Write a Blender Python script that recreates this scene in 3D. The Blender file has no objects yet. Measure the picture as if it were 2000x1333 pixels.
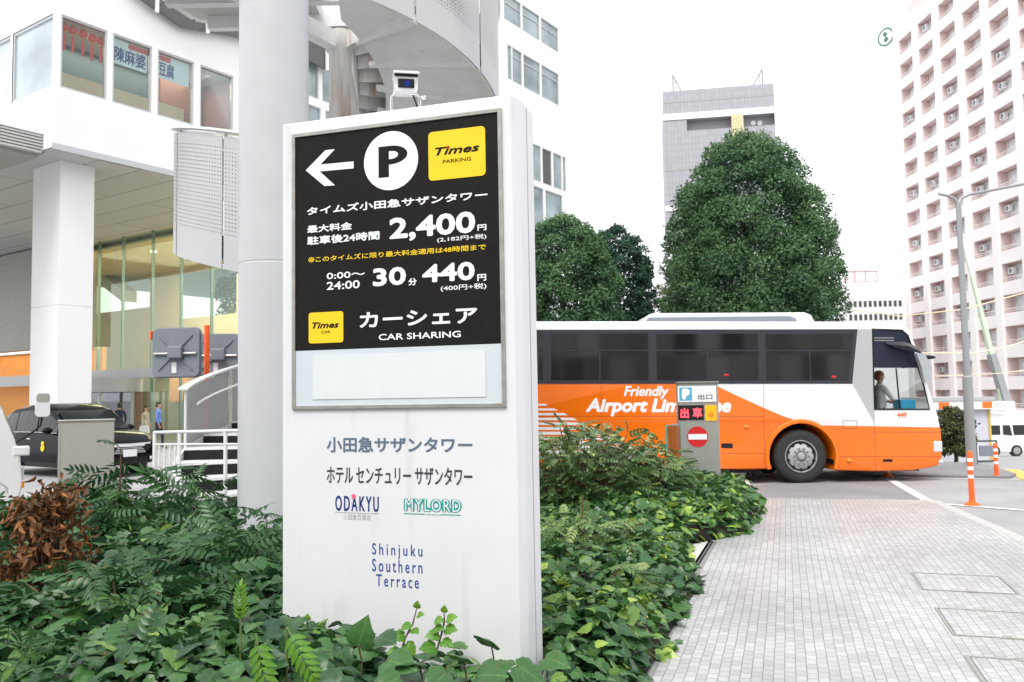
import bpy, bmesh, math, random
import numpy as np
from mathutils import Vector, Matrix
from mathutils.geometry import tessellate_polygon
random.seed(7)
RNG = np.random.default_rng(7)
SC = bpy.context.scene
COL = SC.collection
PI = math.pi
R = math.radians

# ------------------------------------------------------------------ camera, sky, sun, exposure
FPX = 1640.0
PITCH = math.atan(103.5 / FPX)
ROLL = 0.017
CAM = Vector((0, 0, 1.7))
_F = Vector((0, math.cos(PITCH), math.sin(PITCH)))
_u0 = Vector((0, -math.sin(PITCH), math.cos(PITCH)))
_r0 = Vector((1, 0, 0))
_U = _u0 * math.cos(ROLL) + _r0 * math.sin(ROLL)
_Rt = _r0 * math.cos(ROLL) - _u0 * math.sin(ROLL)
cd = bpy.data.cameras.new("camera")
cd.sensor_width = 36.0
cd.lens = FPX / 2000 * 36
cd.clip_end = 5000
cd.clip_start = 0.05
cam = bpy.data.objects.new("camera", cd)
COL.objects.link(cam)
cam.matrix_world = Matrix(((_Rt.x, _U.x, -_F.x, CAM.x), (_Rt.y, _U.y, -_F.y, CAM.y), (_Rt.z, _U.z, -_F.z, CAM.z), (0, 0, 0, 1)))
cd.dof.use_dof = True
cd.dof.focus_distance = 4.7
cd.dof.aperture_fstop = 6.0
SC.camera = cam

SUN_EL, SUN_AZ = R(58), R(200)      # azimuth measured clockwise from +Y: high, behind the camera
w = bpy.data.worlds.new("World")
SC.world = w
w.use_nodes = True
nt = w.node_tree
bg = nt.nodes['Background']
sky = nt.nodes.new('ShaderNodeTexSky')
sky.sky_type = 'NISHITA'
sky.sun_disc = False
sky.sun_elevation = SUN_EL
sky.sun_rotation = SUN_AZ
sky.air_density = 1.0
sky.dust_density = 4.0
sky.ozone_density = 1.0
hsv = nt.nodes.new('ShaderNodeHueSaturation')   # the even white of a closed cloud cover
hsv.inputs['Saturation'].default_value = 0.12
mixc = nt.nodes.new('ShaderNodeMix')
mixc.data_type = 'RGBA'
mixc.inputs['Factor'].default_value = 0.65
mixc.inputs['B'].default_value = (8.3, 8.45, 8.7, 1)
nt.links.new(sky.outputs[0], hsv.inputs['Color'])
nt.links.new(hsv.outputs[0], mixc.inputs['A'])
nt.links.new(mixc.outputs['Result'], bg.inputs['Color'])
bg.inputs['Strength'].default_value = 0.13

sd = bpy.data.lights.new("sun", 'SUN')
sd.energy = 1.3
sd.angle = R(25)
sd.color = (1.0, 0.97, 0.92)
sun = bpy.data.objects.new("sun", sd)
COL.objects.link(sun)
sdir = Vector((math.sin(SUN_AZ) * math.cos(SUN_EL), math.cos(SUN_AZ) * math.cos(SUN_EL), math.sin(SUN_EL)))
sun.rotation_euler = sdir.to_track_quat('Z', 'Y').to_euler()
SC.view_settings.view_transform = 'Standard'
SC.view_settings.look = 'None'
SC.view_settings.gamma = 1
SC.view_settings.use_curve_mapping = False
SC.view_settings.exposure = 0.92

# ------------------------------------------------------------------ helpers
def ray(px, py):
    return _F + _Rt * ((px - 1000) / FPX) + _U * ((666.5 - py) / FPX)
def at(px, py, Y):
    d = ray(px, py)
    return CAM + d * (Y / d.y)
def atz(px, py, z):
    d = ray(px, py)
    return CAM + d * ((z - CAM.z) / d.z)

class Frame:
    """vertical plane through point o, local x along angle a, local y into the plane"""
    def __init__(s, o, ang):
        s.o = Vector(o); s.ang = ang
        s.x = Vector((math.cos(ang), math.sin(ang), 0)); s.y = Vector((-math.sin(ang), math.cos(ang), 0))
    def xz(s, px, py, y=0.0):
        d = ray(px, py)
        t = ((s.o - CAM).dot(s.y) + y) / d.dot(s.y)
        p = CAM + d * t - s.o
        return p.dot(s.x), p.z
    def local(s, p):
        p = Vector(p) - s.o
        return p.dot(s.x), p.dot(s.y), p.z

def thing(name, label, cat, loc=(0, 0, 0), rz=0, group=None, parent=None):
    o = bpy.data.objects.new(name, None)
    o.empty_display_size = 0.2
    COL.objects.link(o)
    o.location = loc
    o.rotation_euler = (0, 0, rz)
    o['label'] = label
    o['category'] = cat
    if group: o['group'] = group
    return o
def tag(o, label, cat, group=None):
    o['label'] = label; o['category'] = cat
    if group: o['group'] = group
    return o
def struct(o, label=None, kind='structure'):
    o['kind'] = kind
    if label: o['label'] = label
    return o

class MB:
    def __init__(s):
        s.v = []; s.f = []; s.m = []
    def add(s, vs, fs, m=0):
        n = len(s.v)
        s.v += [tuple(p) for p in vs]
        for f in fs:
            s.f.append([i + n for i in f]); s.m.append(m)
    def box(s, a, b, m=0):
        x0, x1 = sorted((a[0], b[0])); y0, y1 = sorted((a[1], b[1])); z0, z1 = sorted((a[2], b[2]))
        s.add([(x0,y0,z0),(x1,y0,z0),(x1,y1,z0),(x0,y1,z0),(x0,y0,z1),(x1,y0,z1),(x1,y1,z1),(x0,y1,z1)],
              [(0,3,2,1),(4,5,6,7),(0,1,5,4),(1,2,6,5),(2,3,7,6),(3,0,4,7)], m)
        return s
    def tube(s, pts, r, n=10, m=0, cap=True):
        pts = [Vector(p) for p in pts]
        rs = r if isinstance(r, (list, tuple)) else [r] * len(pts)
        rings = []; ref = None
        for i, p in enumerate(pts):
            t = (pts[min(i + 1, len(pts) - 1)] - pts[max(i - 1, 0)]).normalized()
            if ref is None:
                ref = Vector((0, 0, 1)) if abs(t.z) < .9 else Vector((1, 0, 0))
            e1 = (ref - t * ref.dot(t)).normalized(); e2 = t.cross(e1); ref = e1
            rings.append([p + (e1 * math.cos(2*PI*k/n) + e2 * math.sin(2*PI*k/n)) * rs[i] for k in range(n)])
        vs = [q for rr in rings for q in rr]
        fs = [(i*n+k, i*n+(k+1) % n, (i+1)*n+(k+1) % n, (i+1)*n+k) for i in range(len(pts)-1) for k in range(n)]
        if cap:
            fs += [tuple(range(n))[::-1], tuple((len(pts)-1)*n+k for k in range(n))]
        s.add(vs, fs, m); return s
    def prism(s, poly, d, fr='xz', y=0.0, m=0):
        """poly of (a,b) extruded: 'xz' along y from y to y+d, 'xy' along z from y to y+d"""
        if fr == 'xz': g = lambda a, b, c: (a, c, b)
        elif fr == 'yz': g = lambda a, b, c: (c, a, b)
        else: g = lambda a, b, c: (a, b, c)
        n = len(poly)
        vs = [g(a, b, y) for a, b in poly] + [g(a, b, y + d) for a, b in poly]
        tri = tessellate_polygon([[Vector((a, b, 0)) for a, b in poly]])
        fs = [tuple(t) for t in tri] + [tuple(i + n for i in t[::-1]) for t in tri]
        fs += [(i, (i+1) % n, (i+1) % n + n, i + n) for i in range(n)]
        s.add(vs, fs, m); return s
    def loft(s, rings, m=0, closed=True, caps=True):
        n = len(rings[0])
        vs = [p for r in rings for p in r]
        fs = []
        for i in range(len(rings) - 1):
            for k in range(n if closed else n - 1):
                fs.append((i*n+k, i*n+(k+1) % n, (i+1)*n+(k+1) % n, (i+1)*n+k))
        if caps:
            fs += [tuple(range(n))[::-1], tuple((len(rings)-1)*n+k for k in range(n))]
        s.add(vs, fs, m); return s
    def lathe(s, prof, c=(0, 0, 0), axis='z', n=24, m=0):
        """prof of (r, h) about axis through c"""
        rings = []
        for r, h in prof:
            rr = []
            for k in range(n):
                a = 2*PI*k/n; u, v = r*math.cos(a), r*math.sin(a)
                p = {'z': (u, v, h), 'y': (u, h, v), 'x': (h, u, v)}[axis]
                rr.append((p[0]+c[0], p[1]+c[1], p[2]+c[2]))
            rings.append(rr)
        return s.loft(rings, m)
    def ball(s, c, r, m=0, n=12, k=8):
        r = r if isinstance(r, (list, tuple)) else (r, r, r)
        prof = [(max(math.sin(PI*i/k), .02), -math.cos(PI*i/k)) for i in range(k+1)]
        rings = [[(c[0]+a*r[0]*math.cos(2*PI*j/n), c[1]+a*r[1]*math.sin(2*PI*j/n), c[2]+h*r[2]) for j in range(n)] for a, h in prof]
        return s.loft(rings, m)
    def plate(s, poly, y, holes=(), m=0):
        """flat sheet in xz at depth y, facing -y, with holes"""
        loops = [poly] + list(holes)
        pts = [Vector((a, b, 0)) for l in loops for a, b in l]
        tri = tessellate_polygon([[Vector((a, b, 0)) for a, b in l] for l in loops])
        fs = []
        for t in tri:
            a, b, c = (pts[i] for i in t)
            fs.append(tuple(t) if (b-a).cross(c-a).z > 0 else tuple(t[::-1]))
        s.add([(p.x, y, p.y) for p in pts], fs, m); return s
    def build(s, name, mats, parent=None, smooth=None, bevel=0, seg=2, fix=True):
        me = bpy.data.meshes.new(name)
        me.from_pydata(s.v, [], s.f)
        for mt in (mats if isinstance(mats, (list, tuple)) else [mats]): me.materials.append(mt)
        me.polygons.foreach_set('material_index', s.m)
        if fix:
            bm = bmesh.new(); bm.from_mesh(me)
            bmesh.ops.recalc_face_normals(bm, faces=bm.faces)
            bm.to_mesh(me); bm.free()
        if smooth:
            me.polygons.foreach_set('use_smooth', [True] * len(me.polygons))
            me.set_sharp_from_angle(angle=R(smooth))
        o = bpy.data.objects.new(name, me)
        COL.objects.link(o)
        if parent: o.parent = parent
        if bevel:
            b = o.modifiers.new('bevel', 'BEVEL'); b.width = bevel; b.segments = seg; b.limit_method = 'ANGLE'; b.angle_limit = R(40)
        return o

def rect(x0, z0, x1, z1): return [(x0, z0), (x1, z0), (x1, z1), (x0, z1)]
def rrect(x0, z0, x1, z1, r, n=5):
    out = []
    for cx, cz, a0 in ((x1-r, z0+r, -90), (x1-r, z1-r, 0), (x0+r, z1-r, 90), (x0+r, z0+r, 180)):
        for i in range(n+1):
            a = R(a0 + 90*i/n); out.append((cx + r*math.cos(a), cz + r*math.sin(a)))
    return out
def circle(cx, cz, r, n=48): return [(cx + r*math.cos(2*PI*i/n), cz + r*math.sin(2*PI*i/n)) for i in range(n)]

# ------------------------------------------------------------------ materials
def mat(name, col, rough=.5, metal=0.0, var=.0, scale=8.0, bump=0.0, bscale=60.0, coat=0.0, spec=None, emit=None, es=1.0, dirt=None):
    m = bpy.data.materials.new(name); m.use_nodes = True
    t = m.node_tree; b = t.nodes['Principled BSDF']; L = t.links.new
    b.inputs['Base Color'].default_value = (*col, 1)
    b.inputs['Roughness'].default_value = rough
    b.inputs['Metallic'].default_value = metal
    b.inputs['Coat Weight'].default_value = coat
    if spec is not None: b.inputs['Specular IOR Level'].default_value = spec
    if emit:
        b.inputs['Emission Color'].default_value = (*emit, 1); b.inputs['Emission Strength'].default_value = es
    tc = t.nodes.new('ShaderNodeTexCoord')
    if var or dirt:
        n = t.nodes.new('ShaderNodeTexNoise'); n.inputs['Scale'].default_value = scale; n.inputs['Detail'].default_value = 6
        L(tc.outputs['Object'], n.inputs['Vector'])
        mr = t.nodes.new('ShaderNodeMapRange'); mr.inputs['From Min'].default_value = .3; mr.inputs['From Max'].default_value = .7
        mr.inputs['To Min'].default_value = 1 - var; mr.inputs['To Max'].default_value = 1 + var * .6
        L(n.outputs[0], mr.inputs['Value'])
        mx = t.nodes.new('ShaderNodeVectorMath'); mx.operation = 'SCALE'; mx.inputs[0].default_value = col
        L(mr.outputs[0], mx.inputs['Scale'])
        out = mx.outputs[0]
        if dirt:
            mp = t.nodes.new('ShaderNodeMapping'); mp.inputs['Scale'].default_value = (1, 1, .12)
            n2 = t.nodes.new('ShaderNodeTexNoise'); n2.inputs['Scale'].default_value = dirt[1]; n2.inputs['Detail'].default_value = 8
            L(tc.outputs['Object'], mp.inputs['Vector']); L(mp.outputs[0], n2.inputs['Vector'])
            r2 = t.nodes.new('ShaderNodeMapRange'); r2.inputs['From Min'].default_value = dirt[3]; r2.inputs['From Max'].default_value = dirt[3] + .2
            L(n2.outputs[0], r2.inputs['Value'])
            r3 = t.nodes.new('ShaderNodeMath'); r3.operation = 'MULTIPLY'; r3.inputs[1].default_value = dirt[2]; L(r2.outputs[0], r3.inputs[0])
            mm = t.nodes.new('ShaderNodeMix'); mm.data_type = 'RGBA'; mm.inputs['B'].default_value = (*dirt[0], 1)
            L(r3.outputs[0], mm.inputs['Factor']); L(out, mm.inputs['A']); out = mm.outputs['Result']
        L(out, b.inputs['Base Color'])
        rr = t.nodes.new('ShaderNodeMapRange'); rr.inputs['To Min'].default_value = max(0, rough - .08); rr.inputs['To Max'].default_value = min(1, rough + .08)
        L(n.outputs[0], rr.inputs['Value']); L(rr.outputs[0], b.inputs['Roughness'])
    if bump:
        n3 = t.nodes.new('ShaderNodeTexNoise'); n3.inputs['Scale'].default_value = bscale; n3.inputs['Detail'].default_value = 4
        L(tc.outputs['Object'], n3.inputs['Vector'])
        bp = t.nodes.new('ShaderNodeBump'); bp.inputs['Strength'].default_value = bump; bp.inputs['Distance'].default_value = .01
        L(n3.outputs[0], bp.inputs['Height']); L(bp.outputs[0], b.inputs['Normal'])
    return m

def glass(name, tint=(.8, .88, .86), refl=.12, rough=.02, top=.9):
    """clear pane: mostly see-through, mirror-like at grazing angles"""
    m = bpy.data.materials.new(name); m.use_nodes = True
    t = m.node_tree; L = t.links.new
    t.nodes.remove(t.nodes['Principled BSDF'])
    out = t.nodes['Material Output']
    tr = t.nodes.new('ShaderNodeBsdfTransparent'); tr.inputs[0].default_value = (*tint, 1)
    gl = t.nodes.new('ShaderNodeBsdfGlossy'); gl.inputs['Roughness'].default_value = rough; gl.inputs[0].default_value = (.95, .97, 1, 1)
    fr = t.nodes.new('ShaderNodeLayerWeight'); fr.inputs['Blend'].default_value = .35
    mr = t.nodes.new('ShaderNodeMapRange'); mr.inputs['To Min'].default_value = refl; mr.inputs['To Max'].default_value = top
    L(fr.outputs['Fresnel'], mr.inputs['Value'])
    mx = t.nodes.new('ShaderNodeMixShader')
    L(mr.outputs[0], mx.inputs[0]); L(tr.outputs[0], mx.inputs[1]); L(gl.outputs[0], mx.inputs[2])
    L(mx.outputs[0], out.inputs['Surface'])
    return m

M = {}
M['sign_white'] = mat('sign_white', (.69, .69, .712), .40, var=.03, scale=3, dirt=((.42, .41, .39), 9, .40, .60))
M['sign_black'] = mat('sign_black', (.014, .013, .012), .5, var=.15, scale=20, spec=.10)
M['sign_letter'] = mat('sign_letter', (.80, .82, .83), .5)
M['sign_yellow'] = mat('sign_yellow', (.82, .56, .005), .45, var=.04)
M['sign_paper'] = mat('sign_paper', (.64, .67, .685), .5, var=.02)
M['sign_paleblue'] = mat('sign_paleblue', (.55, .60, .635), .4, var=.03)
M['alu'] = mat('alu', (.42, .41, .38), .42, .8, var=.15, scale=15)
M['letter_slate'] = mat('letter_slate', (.11, .15, .21), .5, spec=.2)
M['letter_dark'] = mat('letter_dark', (.05, .05, .06), .5, spec=.2)
M['letter_navy'] = mat('letter_navy', (.012, .025, .17), .5, spec=.2)
M['letter_teal'] = mat('letter_teal', (.01, .30, .26), .5, spec=.2)
M['letter_blue'] = mat('letter_blue', (.03, .07, .30), .5, spec=.2)
M['letter_grey'] = mat('letter_grey', (.35, .36, .4), .5)
M['pink'] = mat('pink', (.8, .12, .2), .5)
M['red'] = mat('red', (.55, .01, .012), .4, var=.05)
M['steel_grey'] = mat('steel_grey', (.50, .51, .53), .42, var=.04, scale=3, dirt=((.36, .35, .33), 5, .3, .62))
M['stair_white'] = mat('stair_white', (.74, .74, .74), .45, var=.06, scale=3, dirt=((.30, .26, .21), 6, .5, .64))
M['rusty'] = mat('rusty', (.72, .71, .69), .5, var=.06, dirt=((.36, .15, .03), 5, .9, .50))
M['dark'] = mat('dark', (.014, .014, .016), .55, var=.2, spec=.2)
M['black_rubber'] = mat('black_rubber', (.026, .026, .027), .8, var=.25, scale=30, bump=.2)
M['chrome'] = mat('chrome', (.75, .76, .78), .18, 1.0)
M['white_paint'] = mat('white_paint', (.80, .80, .81), .3, var=.02, coat=.3)
M['wall_white'] = mat('wall_white', (.82, .82, .83), .5, var=.025, scale=.7)
M['frame_grey'] = mat('frame_grey', (.48, .49, .50), .45, .3)
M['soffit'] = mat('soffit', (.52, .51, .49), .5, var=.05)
M['beige'] = mat('beige', (.62, .52, .38), .6, var=.06, scale=2)
M['stone'] = mat('stone', (.36, .36, .33), .6, var=.12, scale=6)
M['orange_wall'] = mat('orange_wall', (.75, .30, .03), .5, var=.08, scale=3)
M['wood_red'] = mat('wood_red', (.22, .10, .07), .5, var=.2)
M['teal_dark'] = mat('teal_dark', (.02, .06, .07), .4)
M['fin_teal'] = mat('fin_teal', (.16, .26, .25), .3)
M['glass'] = glass('glass', (.88, .91, .90), .015, .02, .32)
M['rim_silver'] = mat('rim_silver', (.44, .44, .45), .38, .3, var=.1, scale=12)
M['glass_green'] = glass('glass_green', (.80, .88, .78), .03, .02, .22)
M['glass_grey'] = glass('glass_grey', (.50, .54, .57), .12)
M['glass_teal'] = glass('glass_teal', (.45, .78, .76), .10)
M['tint'] = mat('tint', (.008, .008, .009), .045, spec=.95)
M['tint_frame'] = mat('tint_frame', (.040, .040, .050), .35, spec=.3)
M['orange'] = mat('orange', (.90, .17, .004), .28, coat=.4, var=.02)
M['orange_post'] = mat('orange_post', (.88, .125, .018), .45, var=.06)
M['gate_steel'] = mat('gate_steel', (.36, .36, .33), .42, .55, var=.08, scale=5)
M['panel_taupe'] = mat('panel_taupe', (.42, .40, .37), .5, var=.04)
M['skin'] = mat('skin', (.52, .31, .22), .5)
M['hair'] = mat('hair', (.015, .012, .01), .5)
M['shirt_blue'] = mat('shirt_blue', (.16, .27, .62), .8)
M['cloth_navy'] = mat('cloth_navy', (.02, .025, .05), .8)
M['cloth_beige'] = mat('cloth_beige', (.50, .42, .30), .8)
M['cloth_white'] = mat('cloth_white', (.75, .75, .75), .8)
M['cloth_grey'] = mat('cloth_grey', (.18, .18, .2), .8)
M['cloth_green'] = mat('cloth_green', (.08, .10, .05), .8)
M['box_blue'] = mat('box_blue', (.02, .36, .62), .5)
M['car_black'] = mat('car_black', (.005, .005, .008), .10, spec=.13)
M['car_glass'] = mat('car_glass', (.012, .014, .015), .05, spec=.5)
M['bright_trim'] = mat('bright_trim', (.72, .73, .75), .25)
M['headlamp'] = mat('headlamp', (.75, .77, .8), .08, .4)
M['amber'] = mat('amber', (.8, .25, .02), .25)
M['tail_red'] = mat('tail_red', (.6, .02, .03), .2)
M['mirror_back'] = mat('mirror_back', (.20, .22, .255), .5, var=.08)
M['bark'] = mat('bark', (.09, .06, .04), .9, var=.3, bump=.5)
M['stem_brown'] = mat('stem_brown', (.11, .06, .035), .8)
M['stem_green'] = mat('stem_green', (.10, .14, .04), .7)
M['lantern'] = mat('lantern', (.75, .03, .015), .6)
M['banner'] = mat('banner', (.62, .74, .76), .6)
M['gold'] = mat('gold', (.6, .35, .05), .4)
M['downlight'] = mat('downlight', (.9, .9, .8), .5, emit=(1, .93, .8), es=9)
M['led_red'] = mat('led_red', (.5, .02, .03), .5, emit=(1, .07, .10), es=1.0)
M['led_amber'] = mat('led_amber', (.7, .28, .0), .5, emit=(1, .36, .0), es=.35)
M['sign_blue'] = mat('sign_blue', (.08, .36, .55), .4)
M['pink_wall'] = mat('pink_wall', (.74, .60, .58), .7, var=.03, scale=.6)
M['pink_pale'] = mat('pink_pale', (.83, .78, .77), .7, var=.03, scale=.6)
M['pink_deep'] = mat('pink_deep', (.68, .56, .54), .7, var=.05)
M['window_pale'] = mat('window_pale', (.70, .73, .74), .2, var=.35, scale=.9)
M['crane_green'] = mat('crane_green', (.55, .72, .50), .4)
M['kerb_stone'] = mat('kerb_stone', (.42, .41, .40), .8, var=.15, scale=10, bump=.3)
M['granite'] = mat('granite', (.50, .49, .47), .7, var=.12, scale=40)
M['road_white'] = mat('road_white', (.62, .62, .62), .7, var=.15, scale=12)
M['road_yellow'] = mat('road_yellow', (.62, .42, .10), .7, var=.15, scale=12)
M['cable_yellow'] = mat('cable_yellow', (.82, .66, .46), .6)

def leafmat(name, c0, c1, c2, rough=.38, trans=.18, vein_k=.55):
    m = bpy.data.materials.new(name); m.use_nodes = True
    t = m.node_tree; L = t.links.new; b = t.nodes['Principled BSDF']
    a = t.nodes.new('ShaderNodeAttribute'); a.attribute_name = 'tint'
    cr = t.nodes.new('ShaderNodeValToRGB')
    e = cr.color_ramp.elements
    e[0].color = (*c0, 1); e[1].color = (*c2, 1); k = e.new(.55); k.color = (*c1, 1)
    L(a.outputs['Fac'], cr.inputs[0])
    n = t.nodes.new('ShaderNodeTexNoise'); n.inputs['Scale'].default_value = 45
    tc = t.nodes.new('ShaderNodeTexCoord'); L(tc.outputs['Object'], n.inputs['Vector'])
    mr = t.nodes.new('ShaderNodeMapRange'); mr.inputs['To Min'].default_value = .7; mr.inputs['To Max'].default_value = 1.3; L(n.outputs[0], mr.inputs['Value'])
    vm = t.nodes.new('ShaderNodeVectorMath'); vm.operation = 'SCALE'; L(cr.outputs[0], vm.inputs[0]); L(mr.outputs[0], vm.inputs['Scale'])
    # midrib, side veins and a few brown flecks that belong to the leaf
    al = t.nodes.new('ShaderNodeAttribute'); al.attribute_name = 'lc'; sx = t.nodes.new('ShaderNodeSeparateXYZ'); L(al.outputs['Vector'], sx.inputs[0])
    def mth(op, a_, b_=None):
        q = t.nodes.new('ShaderNodeMath'); q.operation = op
        for i_, v_ in enumerate((a_, b_)):
            if v_ is None: continue
            if isinstance(v_, (int, float)): q.inputs[i_].default_value = v_
            else: L(v_, q.inputs[i_])
        return q.outputs[0]
    ax = mth('ABSOLUTE', sx.outputs['X']); mid = mth('LESS_THAN', ax, .022)
    sv_ = mth('LESS_THAN', mth('ABSOLUTE', mth('SUBTRACT', mth('FRACT', mth('MULTIPLY', mth('SUBTRACT', sx.outputs['Y'], mth('MULTIPLY', ax, .8)), 5.0)), .5)), .055)
    vein = mth('MULTIPLY', mth('MAXIMUM', mid, mth('MULTIPLY', sv_, .45)), vein_k)
    vx = t.nodes.new('ShaderNodeMix'); vx.data_type = 'RGBA'; L(vein, vx.inputs['Factor']); L(vm.outputs[0], vx.inputs['A'])
    v2 = t.nodes.new('ShaderNodeVectorMath'); v2.operation = 'MULTIPLY_ADD'; L(vm.outputs[0], v2.inputs[0]); v2.inputs[1].default_value = (1.7, 1.5, 1.5); v2.inputs[2].default_value = (.03, .04, .015); L(v2.outputs[0], vx.inputs['B'])
    n4 = t.nodes.new('ShaderNodeTexNoise'); n4.inputs['Scale'].default_value = 14; L(tc.outputs['Object'], n4.inputs['Vector'])
    fl = mth('MULTIPLY', mth('GREATER_THAN', n4.outputs[0], .685), .6)
    fx = t.nodes.new('ShaderNodeMix'); fx.data_type = 'RGBA'; L(fl, fx.inputs['Factor']); L(vx.outputs['Result'], fx.inputs['A']); fx.inputs['B'].default_value = (.12, .09, .03, 1)
    class _o: outputs = [fx.outputs['Result']]
    vm = _o
    L(vm.outputs[0], b.inputs['Base Color'])
    b.inputs['Roughness'].default_value = rough
    b.inputs['Specular IOR Level'].default_value = .34
    tl = t.nodes.new('ShaderNodeBsdfTranslucent'); L(vm.outputs[0], tl.inputs['Color'])
    mx = t.nodes.new('ShaderNodeMixShader'); mx.inputs[0].default_value = trans
    L(b.outputs[0], mx.inputs[1]); L(tl.outputs[0], mx.inputs[2])
    L(mx.outputs[0], t.nodes['Material Output'].inputs['Surface'])
    return m
M['ivy'] = leafmat('ivy', (.018, .060, .030), (.065, .165, .042), (.33, .46, .07), .30, .24)
M['mahonia'] = leafmat('mahonia', (.016, .060, .028), (.050, .130, .040), (.18, .31, .06), .30, .24)
M['mahonia_pale'] = leafmat('mahonia_pale', (.030, .085, .035), (.11, .19, .060), (.42, .50, .19), .32, .25)
M['fresh'] = leafmat('fresh', (.05, .16, .015), (.10, .24, .022), (.22, .36, .045), .4, .3)
M['dead'] = leafmat('dead', (.035, .012, .005), (.115, .038, .012), (.30, .13, .04), .65)
M['tree'] = leafmat('tree', (.034, .090, .048), (.115, .21, .088), (.28, .36, .14), .5, .30)
M['tree_dark'] = leafmat('tree_dark', (.024, .072, .050), (.052, .125, .066), (.13, .21, .085), .5, .28)
M['olive'] = leafmat('olive', (.04, .05, .015), (.10, .11, .04), (.22, .20, .09), .5)

# ------------------------------------------------------------------ text
def text_mesh(s, bold=0.0, shear=0.0, spacing=1.0):
    c = bpy.data.curves.new('t', 'FONT'); c.body = s; c.shear = shear; c.resolution_u = 3; c.space_character = spacing
    o = bpy.data.objects.new('t', c); COL.objects.link(o)
    dg = bpy.context.evaluated_depsgraph_get(); dg.update()
    me = bpy.data.meshes.new_from_object(o.evaluated_get(dg))
    v = np.array([tuple(p.co)[:2] for p in me.vertices]); f = [tuple(p.vertices) for p in me.polygons]
    bpy.data.objects.remove(o); bpy.data.curves.remove(c); bpy.data.meshes.remove(me)
    return v, f
def put_text(mb, s, x0, z0, x1, z1, y, bold=0.0, shear=0.0, m=0, spacing=1.0):
    """letters fitted to the box (x0,z0)-(x1,z1) on the plane at depth y facing -y"""
    v, f = text_mesh(s, bold, shear, spacing)
    lo, hi = v.min(0), v.max(0)
    sx, sz = (x1-x0)/(hi[0]-lo[0]), (z1-z0)/(hi[1]-lo[1])
    b = bold
    offs = [(0, 0)] + ([(b*math.cos(2*PI*k/10), b*math.sin(2*PI*k/10)) for k in range(10)] if b else [])
    # keep the fattened letters inside the box
    kx = (x1-x0-2*b*abs(sz)) / (x1-x0); kz = (z1-z0-2*b*abs(sz)) / (z1-z0)
    for i, (dx, dz) in enumerate(offs):
        mb.add([((x0+x1)/2 + ((x0 + (p[0]-lo[0])*sx) - (x0+x1)/2)*kx + dx*abs(sz), y - i*2e-5, (z0+z1)/2 + ((z0 + (p[1]-lo[1])*sz)-(z0+z1)/2)*kz + dz*abs(sz)) for p in v], f, m)

# ------------------------------------------------------------------ leaf meshes (numpy)
def fast_mesh(name, verts, tris, tint, mats, parent=None, midx=None, lc=None, lc_all=None):
    me = bpy.data.meshes.new(name)
    nv, nf = len(verts), len(tris)
    me.vertices.add(nv); me.vertices.foreach_set('co', np.asarray(verts, np.float32).ravel())
    me.loops.add(nf*3); me.loops.foreach_set('vertex_index', np.asarray(tris, np.int32).ravel())
    me.polygons.add(nf); me.polygons.foreach_set('loop_start', np.arange(0, nf*3, 3, dtype=np.int32))
    me.polygons.foreach_set('use_smooth', np.ones(nf, bool))
    if midx is not None: me.polygons.foreach_set('material_index', np.asarray(midx, np.int32))
    a = me.attributes.new('tint', 'FLOAT', 'POINT'); a.data.foreach_set('value', np.asarray(tint, np.float32))
    if lc_all is not None or lc is not None:
        l3 = np.zeros((nv, 3), np.float32); l3[:, :2] = lc_all if lc_all is not None else np.tile(lc, (nv//len(lc), 1)); al = me.attributes.new('lc', 'FLOAT_VECTOR', 'POINT'); al.data.foreach_set('vector', l3.ravel())
    for mt in (mats if isinstance(mats, (list, tuple)) else [mats]): me.materials.append(mt)
    me.update(calc_edges=True); me.validate()
    o = bpy.data.objects.new(name, me); COL.objects.link(o)
    if parent: o.parent = parent
    return o
def scatter(tv, tf, mats3, pos, tint):
    """template verts (n,3), tris (k,3), m matrices (m,3,3), positions (m,3)"""
    n, m = len(tv), len(pos)
    V = np.einsum('mij,nj->mni', mats3, tv) + pos[:, None, :]
    T = tf[None] + (np.arange(m)*n)[:, None, None]
    return V.reshape(-1, 3), T.reshape(-1, 3), np.repeat(tint, n)
def frames(direction, normal, size):
    """rotation matrices whose y axis is the leaf direction and z axis the leaf normal"""
    d = direction / np.linalg.norm(direction, axis=1, keepdims=True)
    nn = normal - d * np.sum(normal*d, 1, keepdims=True); nn /= np.linalg.norm(nn, axis=1, keepdims=True) + 1e-9
    x = np.cross(d, nn)
    return np.stack([x, d, nn], 2) * np.asarray(size)[:, None, None]
def ivy_leaf(detail=0):
    half = [(.0, -.02), (.20, -.12), (.40, .02), (.50, .20), (.40, .34), (.40, .50), (.26, .66), (.10, .86)]
    o = half + [(0, 1.0)] + [(-a, b) for a, b in half[:0:-1]]
    k = len(o); cz = lambda a, b: -.20*a*a - .16*(b-.3)**2 + .05*abs(a)
    if not detail:
        v = np.array([(0, .34, .04)] + [(a, b, cz(a, b)) for a, b in o])
        return v, np.array([(0, 1+i, 1+(i+1) % k) for i in range(k)])
    inner = [(a*.55, .34+(b-.34)*.55) for a, b in o]
    v = [(0, .34, .0)] + [(a, b, cz(a, b) + .05*min(1, abs(a)/.2)) for a, b in inner] + [(a, b, cz(a, b)*1.4 + .02*math.sin(i*2.4)) for i, (a, b) in enumerate(o)]
    f = [(0, 1+i, 1+(i+1) % k) for i in range(k)]
    for i in range(k):
        n2 = (i+1) % k; f += [(1+i, 1+k+i, 1+k+n2), (1+i, 1+k+n2, 1+n2)]
    return np.array(v), np.array(f)
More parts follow.
